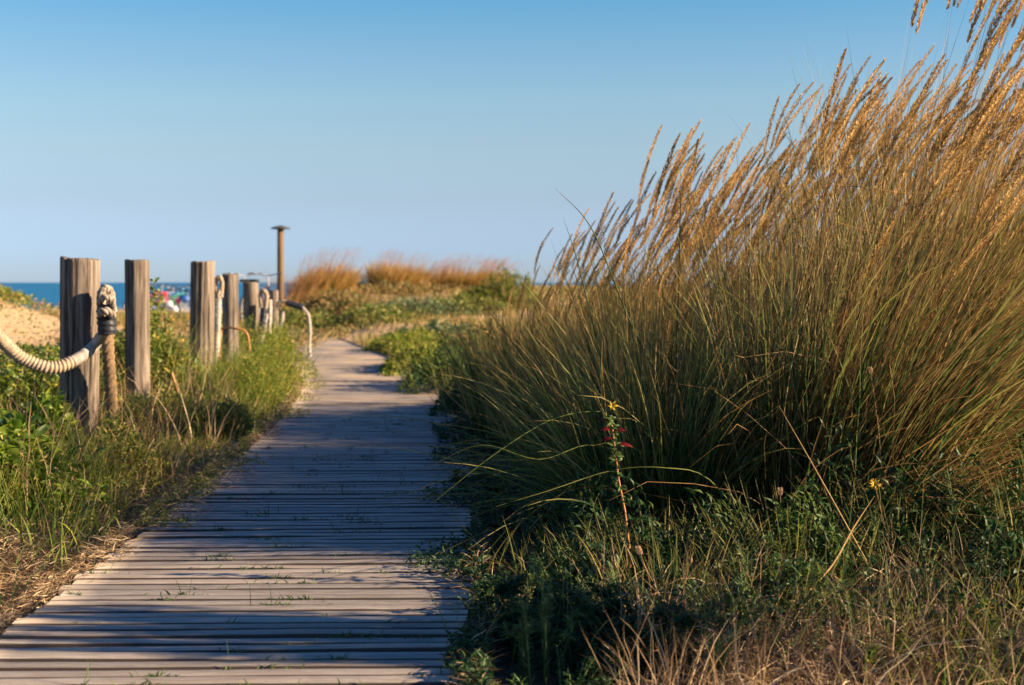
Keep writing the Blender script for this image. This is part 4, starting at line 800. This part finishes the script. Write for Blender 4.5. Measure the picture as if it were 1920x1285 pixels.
# ------------------------------------------------------------ capped post
D = 27; cp = px(526, 430, D); zb = float(ground(cp[0], D)); o_ = (cp[0], D, zb)
M['pole_wood'] = noise_mat('pole_wood', [(.3,(.10,.06,.03)),(.7,(.20,.13,.065))], 4, stretch=(6,6,.5), bump=.4)
M['cap'] = noise_mat('cap', [(.3,(.05,.05,.045)),(.7,(.09,.09,.075))], 12, rough=.6, bump=.2)
root = empty('capped_post', o_, 'tall wooden post with a flat mushroom shaped cap on the far ridge', 'lamp post')
def lathe(prof_, sides=24, c=(0,0,0)):
    pr = np.array(prof_, float); an = np.arange(sides)/sides*6.283; V = np.stack([pr[:,0,None]*np.cos(an), pr[:,0,None]*np.sin(an), np.repeat(pr[:,1,None],sides,1)], -1)+np.array(c)
    ii = np.arange(len(pr)*sides).reshape(-1,sides); return MB().add(V, np.stack([ii[:-1], np.roll(ii[:-1],-1,1), np.roll(ii[1:],-1,1), ii[1:]], -1))
Hc = cp[2]-zb
lathe([(.0,-.2),(.066,-.2),(.064,Hc*.5),(.061,Hc),(.0,Hc+.01)]).build('pole', M['pole_wood'], root, smooth=False)
lathe([(.0,Hc-.005),(.07,Hc-.005),(.186,Hc+.004),(.192,Hc+.018),(.15,Hc+.036),(.06,Hc+.062),(.012,Hc+.074),(0,Hc+.075)]).build('cap', M['cap'], root, smooth=False)

# ------------------------------------------------------------ bicycles at the beach end of the path
M['tyre'] = flat_mat('tyre', (.02,.02,.022), .8); M['steel'] = flat_mat('steel', (.45,.46,.48), .35)
M['basket'] = flat_mat('basket', (.06,.06,.065), .5)
FC = {'red': (.45,.03,.04), 'blue': (.03,.10,.32), 'white': (.6,.6,.6), 'green': (.03,.28,.14), 'black': (.03,.03,.035), 'pink': (.62,.05,.16)}
for k_, v_ in FC.items(): M['paint_'+k_] = flat_mat('paint_'+k_, v_, .35)
def ring(mb, c, R_, r, n=28, s=6):
    a = np.arange(n+1)/n*6.283; P = np.stack([np.full(n+1, c[0])+R_*np.cos(a), np.full(n+1, c[1]), c[2]+R_*np.sin(a)], -1)
    Am = np.stack([np.cos(a), np.zeros(n+1), np.sin(a)], -1); an = np.arange(s)/s*6.283
    V = P[:,None]+r*(np.cos(an)[None,:,None]*Am[:,None]+np.sin(an)[None,:,None]*np.array((0,1.,0))); ii = np.arange((n+1)*s).reshape(n+1,s)
    mb.add(V, np.stack([ii[:-1], np.roll(ii[:-1],-1,1), np.roll(ii[1:],-1,1), ii[1:]], -1))
def rod(mb, a, b_, r): tubes(mb, np.array([[a, (np.array(a)+np.array(b_))/2, b_]], float), r, r, 6)
def bicycle(label, x, D, rz, paint, group='bicycles parked where the path meets the beach'):
    X0 = (x-960)/F*D; z0 = float(ground(X0, D)); root = empty('bicycle', (X0, D, z0), label, 'bicycle', group, rz=rz)
    for cx_ in (-.52,.52):
        mb = MB(); ring(mb, (cx_,0,.34), .33, .02); w = mb.build('wheel', M['tyre'], root)
        mb = MB(); ring(mb, (cx_,0,.34), .305, .012)
        for j in range(14):
            a = j/14*6.283; rod(mb, (cx_,0,.34), (cx_+.3*math.cos(a),0,.34+.3*math.sin(a)), .002)
        rod(mb, (cx_,-.04,.34), (cx_,.04,.34), .02); mb.build('rim', M['steel'], w)
    fr = MB(); seat, bb, hd, hdl = (-.2,0,.72), (-.06,0,.30), (.36,0,.78), (.39,0,.66)
    for a, b_, r in ((seat,bb,.017),(hdl,bb,.02),((-.17,0,.66),hd,.018),((-.52,0,.34),bb,.011),((-.52,0,.34),(-.19,0,.69),.010),(hd,hdl,.02)): rod(fr, a, b_, r)
    fr.build('frame', M['paint_'+paint], root)
    fk = MB(); rod(fk, hdl, (.52,.05,.34), .012); rod(fk, hdl, (.52,-.05,.34), .012); fk.build('fork', M['paint_'+paint], root)
    hb_ = MB(); rod(hb_, hd, (.34,0,.98), .013); rod(hb_, (.34,0,.98), (.30,-.28,1.03), .012); rod(hb_, (.34,0,.98), (.30,.28,1.03), .012)
    hh_ = hb_.build('handlebar', M['steel'], root); gp = MB(); rod(gp, (.30,-.28,1.03), (.17,-.33,1.02), .017); rod(gp, (.30,.28,1.03), (.17,.33,1.02), .017); gp.build('grips', M['tyre'], hh_)
    sp_ = MB(); rod(sp_, seat, (-.225,0,.86), .012); sp_.build('seat_post', M['steel'], root)
    a = np.linspace(0,1,7)[:,None]; sx = -.36+.28*a[:,0]; wv = .085*(1-a[:,0])**.8+.018
    V = []
    for i in range(7):
        for (u, z) in ((-1,.87),(-.7,.915),(.7,.915),(1,.87),(0,.855)): V.append((sx[i], u*wv[i], z))
    ii = np.arange(35).reshape(7,5); q = np.stack([ii[:-1], np.roll(ii[:-1],-1,1), np.roll(ii[1:],-1,1), ii[1:]], -1).reshape(-1,4)
    sb = MB().add(V, q, [(0,1,2),(0,2,3),(0,3,4),(30,32,31),(30,33,32),(30,34,33)]); sb.build('saddle', M['tyre'], root, smooth=True)
    cr_ = MB(); ring(cr_, (-.06,-.05,.30), .09, .008, 18, 5); rod(cr_, (-.06,-.07,.30), (.08,-.07,.20), .009); rod(cr_, (-.06,.07,.30), (-.20,.07,.40), .009); cr_.build('crank', M['steel'], root)
    ped = MB()
    for (xx,yy,zz) in ((.08,-.12,.20),(-.20,.12,.40)): rod(ped, (xx-.04,yy,zz), (xx+.04,yy,zz), .014)
    ped.build('pedals', M['tyre'], root)
    return root
bicycle('red bicycle at the left of the row by the sea', 283, 46, R(20), 'red')
bicycle('black bicycle right of the red one by the sea', 292, 49, R(70), 'black')
bicycle('dark blue bicycle under the pink towel', 306, 47, R(35), 'blue')
bicycle('white bicycle in the middle of the row by the sea', 318, 50, R(110), 'white')
bicycle('green bicycle right of the white one', 330, 48, R(60), 'green')
bicycle('black bicycle at the right end of the row by the sea', 345, 49, R(20), 'black')
bicycle('blue bicycle nearest the third post', 356, 47, R(80), 'blue')
bicycle('bicycle whose handlebar shows above the fifth post', 488, 26.5, R(75), 'black')
bicycle('bicycle whose handlebar shows just right of the fourth post', 458, 27.5, R(100), 'white')
def drape(name, label, cat, x, D, z, w, h, d, mat, seed):
    """soft bag or folded towel: a lumpy rounded bundle"""
    rg = np.random.default_rng(seed); n1_, n2_ = 18, 12; X0 = (x-960)/F*D
    th = np.linspace(0, 6.283, n1_, endpoint=False); ph = np.linspace(-1.45, 1.45, n2_)
    e = lambda v, p_: np.sign(v)*np.abs(v)**p_
    V = np.stack([np.outer(e(np.cos(ph),.6), e(np.cos(th),.7))*w/2, np.outer(e(np.cos(ph),.6), e(np.sin(th),.7))*d/2, np.outer(e(np.sin(ph),.7), np.ones(n1_))*h/2], -1)
    V += rg.normal(0, w*.03, V.shape); V[...,0] += V[...,2]*rg.uniform(-.3,.3)
    ii = np.arange(n1_*n2_).reshape(n2_, n1_); q = np.stack([ii[:-1], np.roll(ii[:-1],-1,1), np.roll(ii[1:],-1,1), ii[1:]], -1).reshape(-1,4)
    m_ = MB().add(np.concatenate([V.reshape(-1,3), V[0].mean(0)[None], V[-1].mean(0)[None]]), q, [(ii[0,(j+1)%n1_], ii[0,j], n1_*n2_) for j in range(n1_)]+[(ii[-1,j], ii[-1,(j+1)%n1_], n1_*n2_+1) for j in range(n1_)])
    ob = m_.build(name, M['paint_'+mat], smooth=True); ob.location = (X0, D, float(ground(X0, D))+z); tag(ob, label, cat, 'beach bags and towels on the parked bicycles')
drape('towel', 'red and pink bundle hanging over the blue bicycle', 'towel', 307, 46.6, .66, .22, .36, .2, 'red', 1)
drape('towel', 'pink towel just right of the red bundle', 'towel', 313, 46.4, .50, .2, .28, .2, 'pink', 2)
drape('beach_bag', 'white bag under the red bundle', 'bag', 303, 46.3, .38, .22, .42, .2, 'white', 3)
drape('beach_bag', 'white bag standing by the green bicycle', 'bag', 317, 46.2, .28, .26, .5, .2, 'white', 4)
drape('beach_bag', 'green bag in the middle of the bicycles', 'bag', 323, 46.4, .52, .26, .3, .2, 'green', 5)
drape('beach_bag', 'pale bag low at the right of the bicycles', 'bag', 327, 46, .22, .25, .26, .2, 'white', 6)
drape('towel', 'small red bundle at the left end of the bicycles', 'towel', 291, 46.2, .72, .16, .2, .16, 'red', 7)
drape('towel', 'small pink bundle right of the green bag', 'towel', 333, 46.4, .52, .16, .2, .16, 'pink', 8)
drape('towel', 'dark blue bundle on the bicycle by the third post', 'towel', 345, 46.4, .6, .3, .24, .2, 'blue', 9)
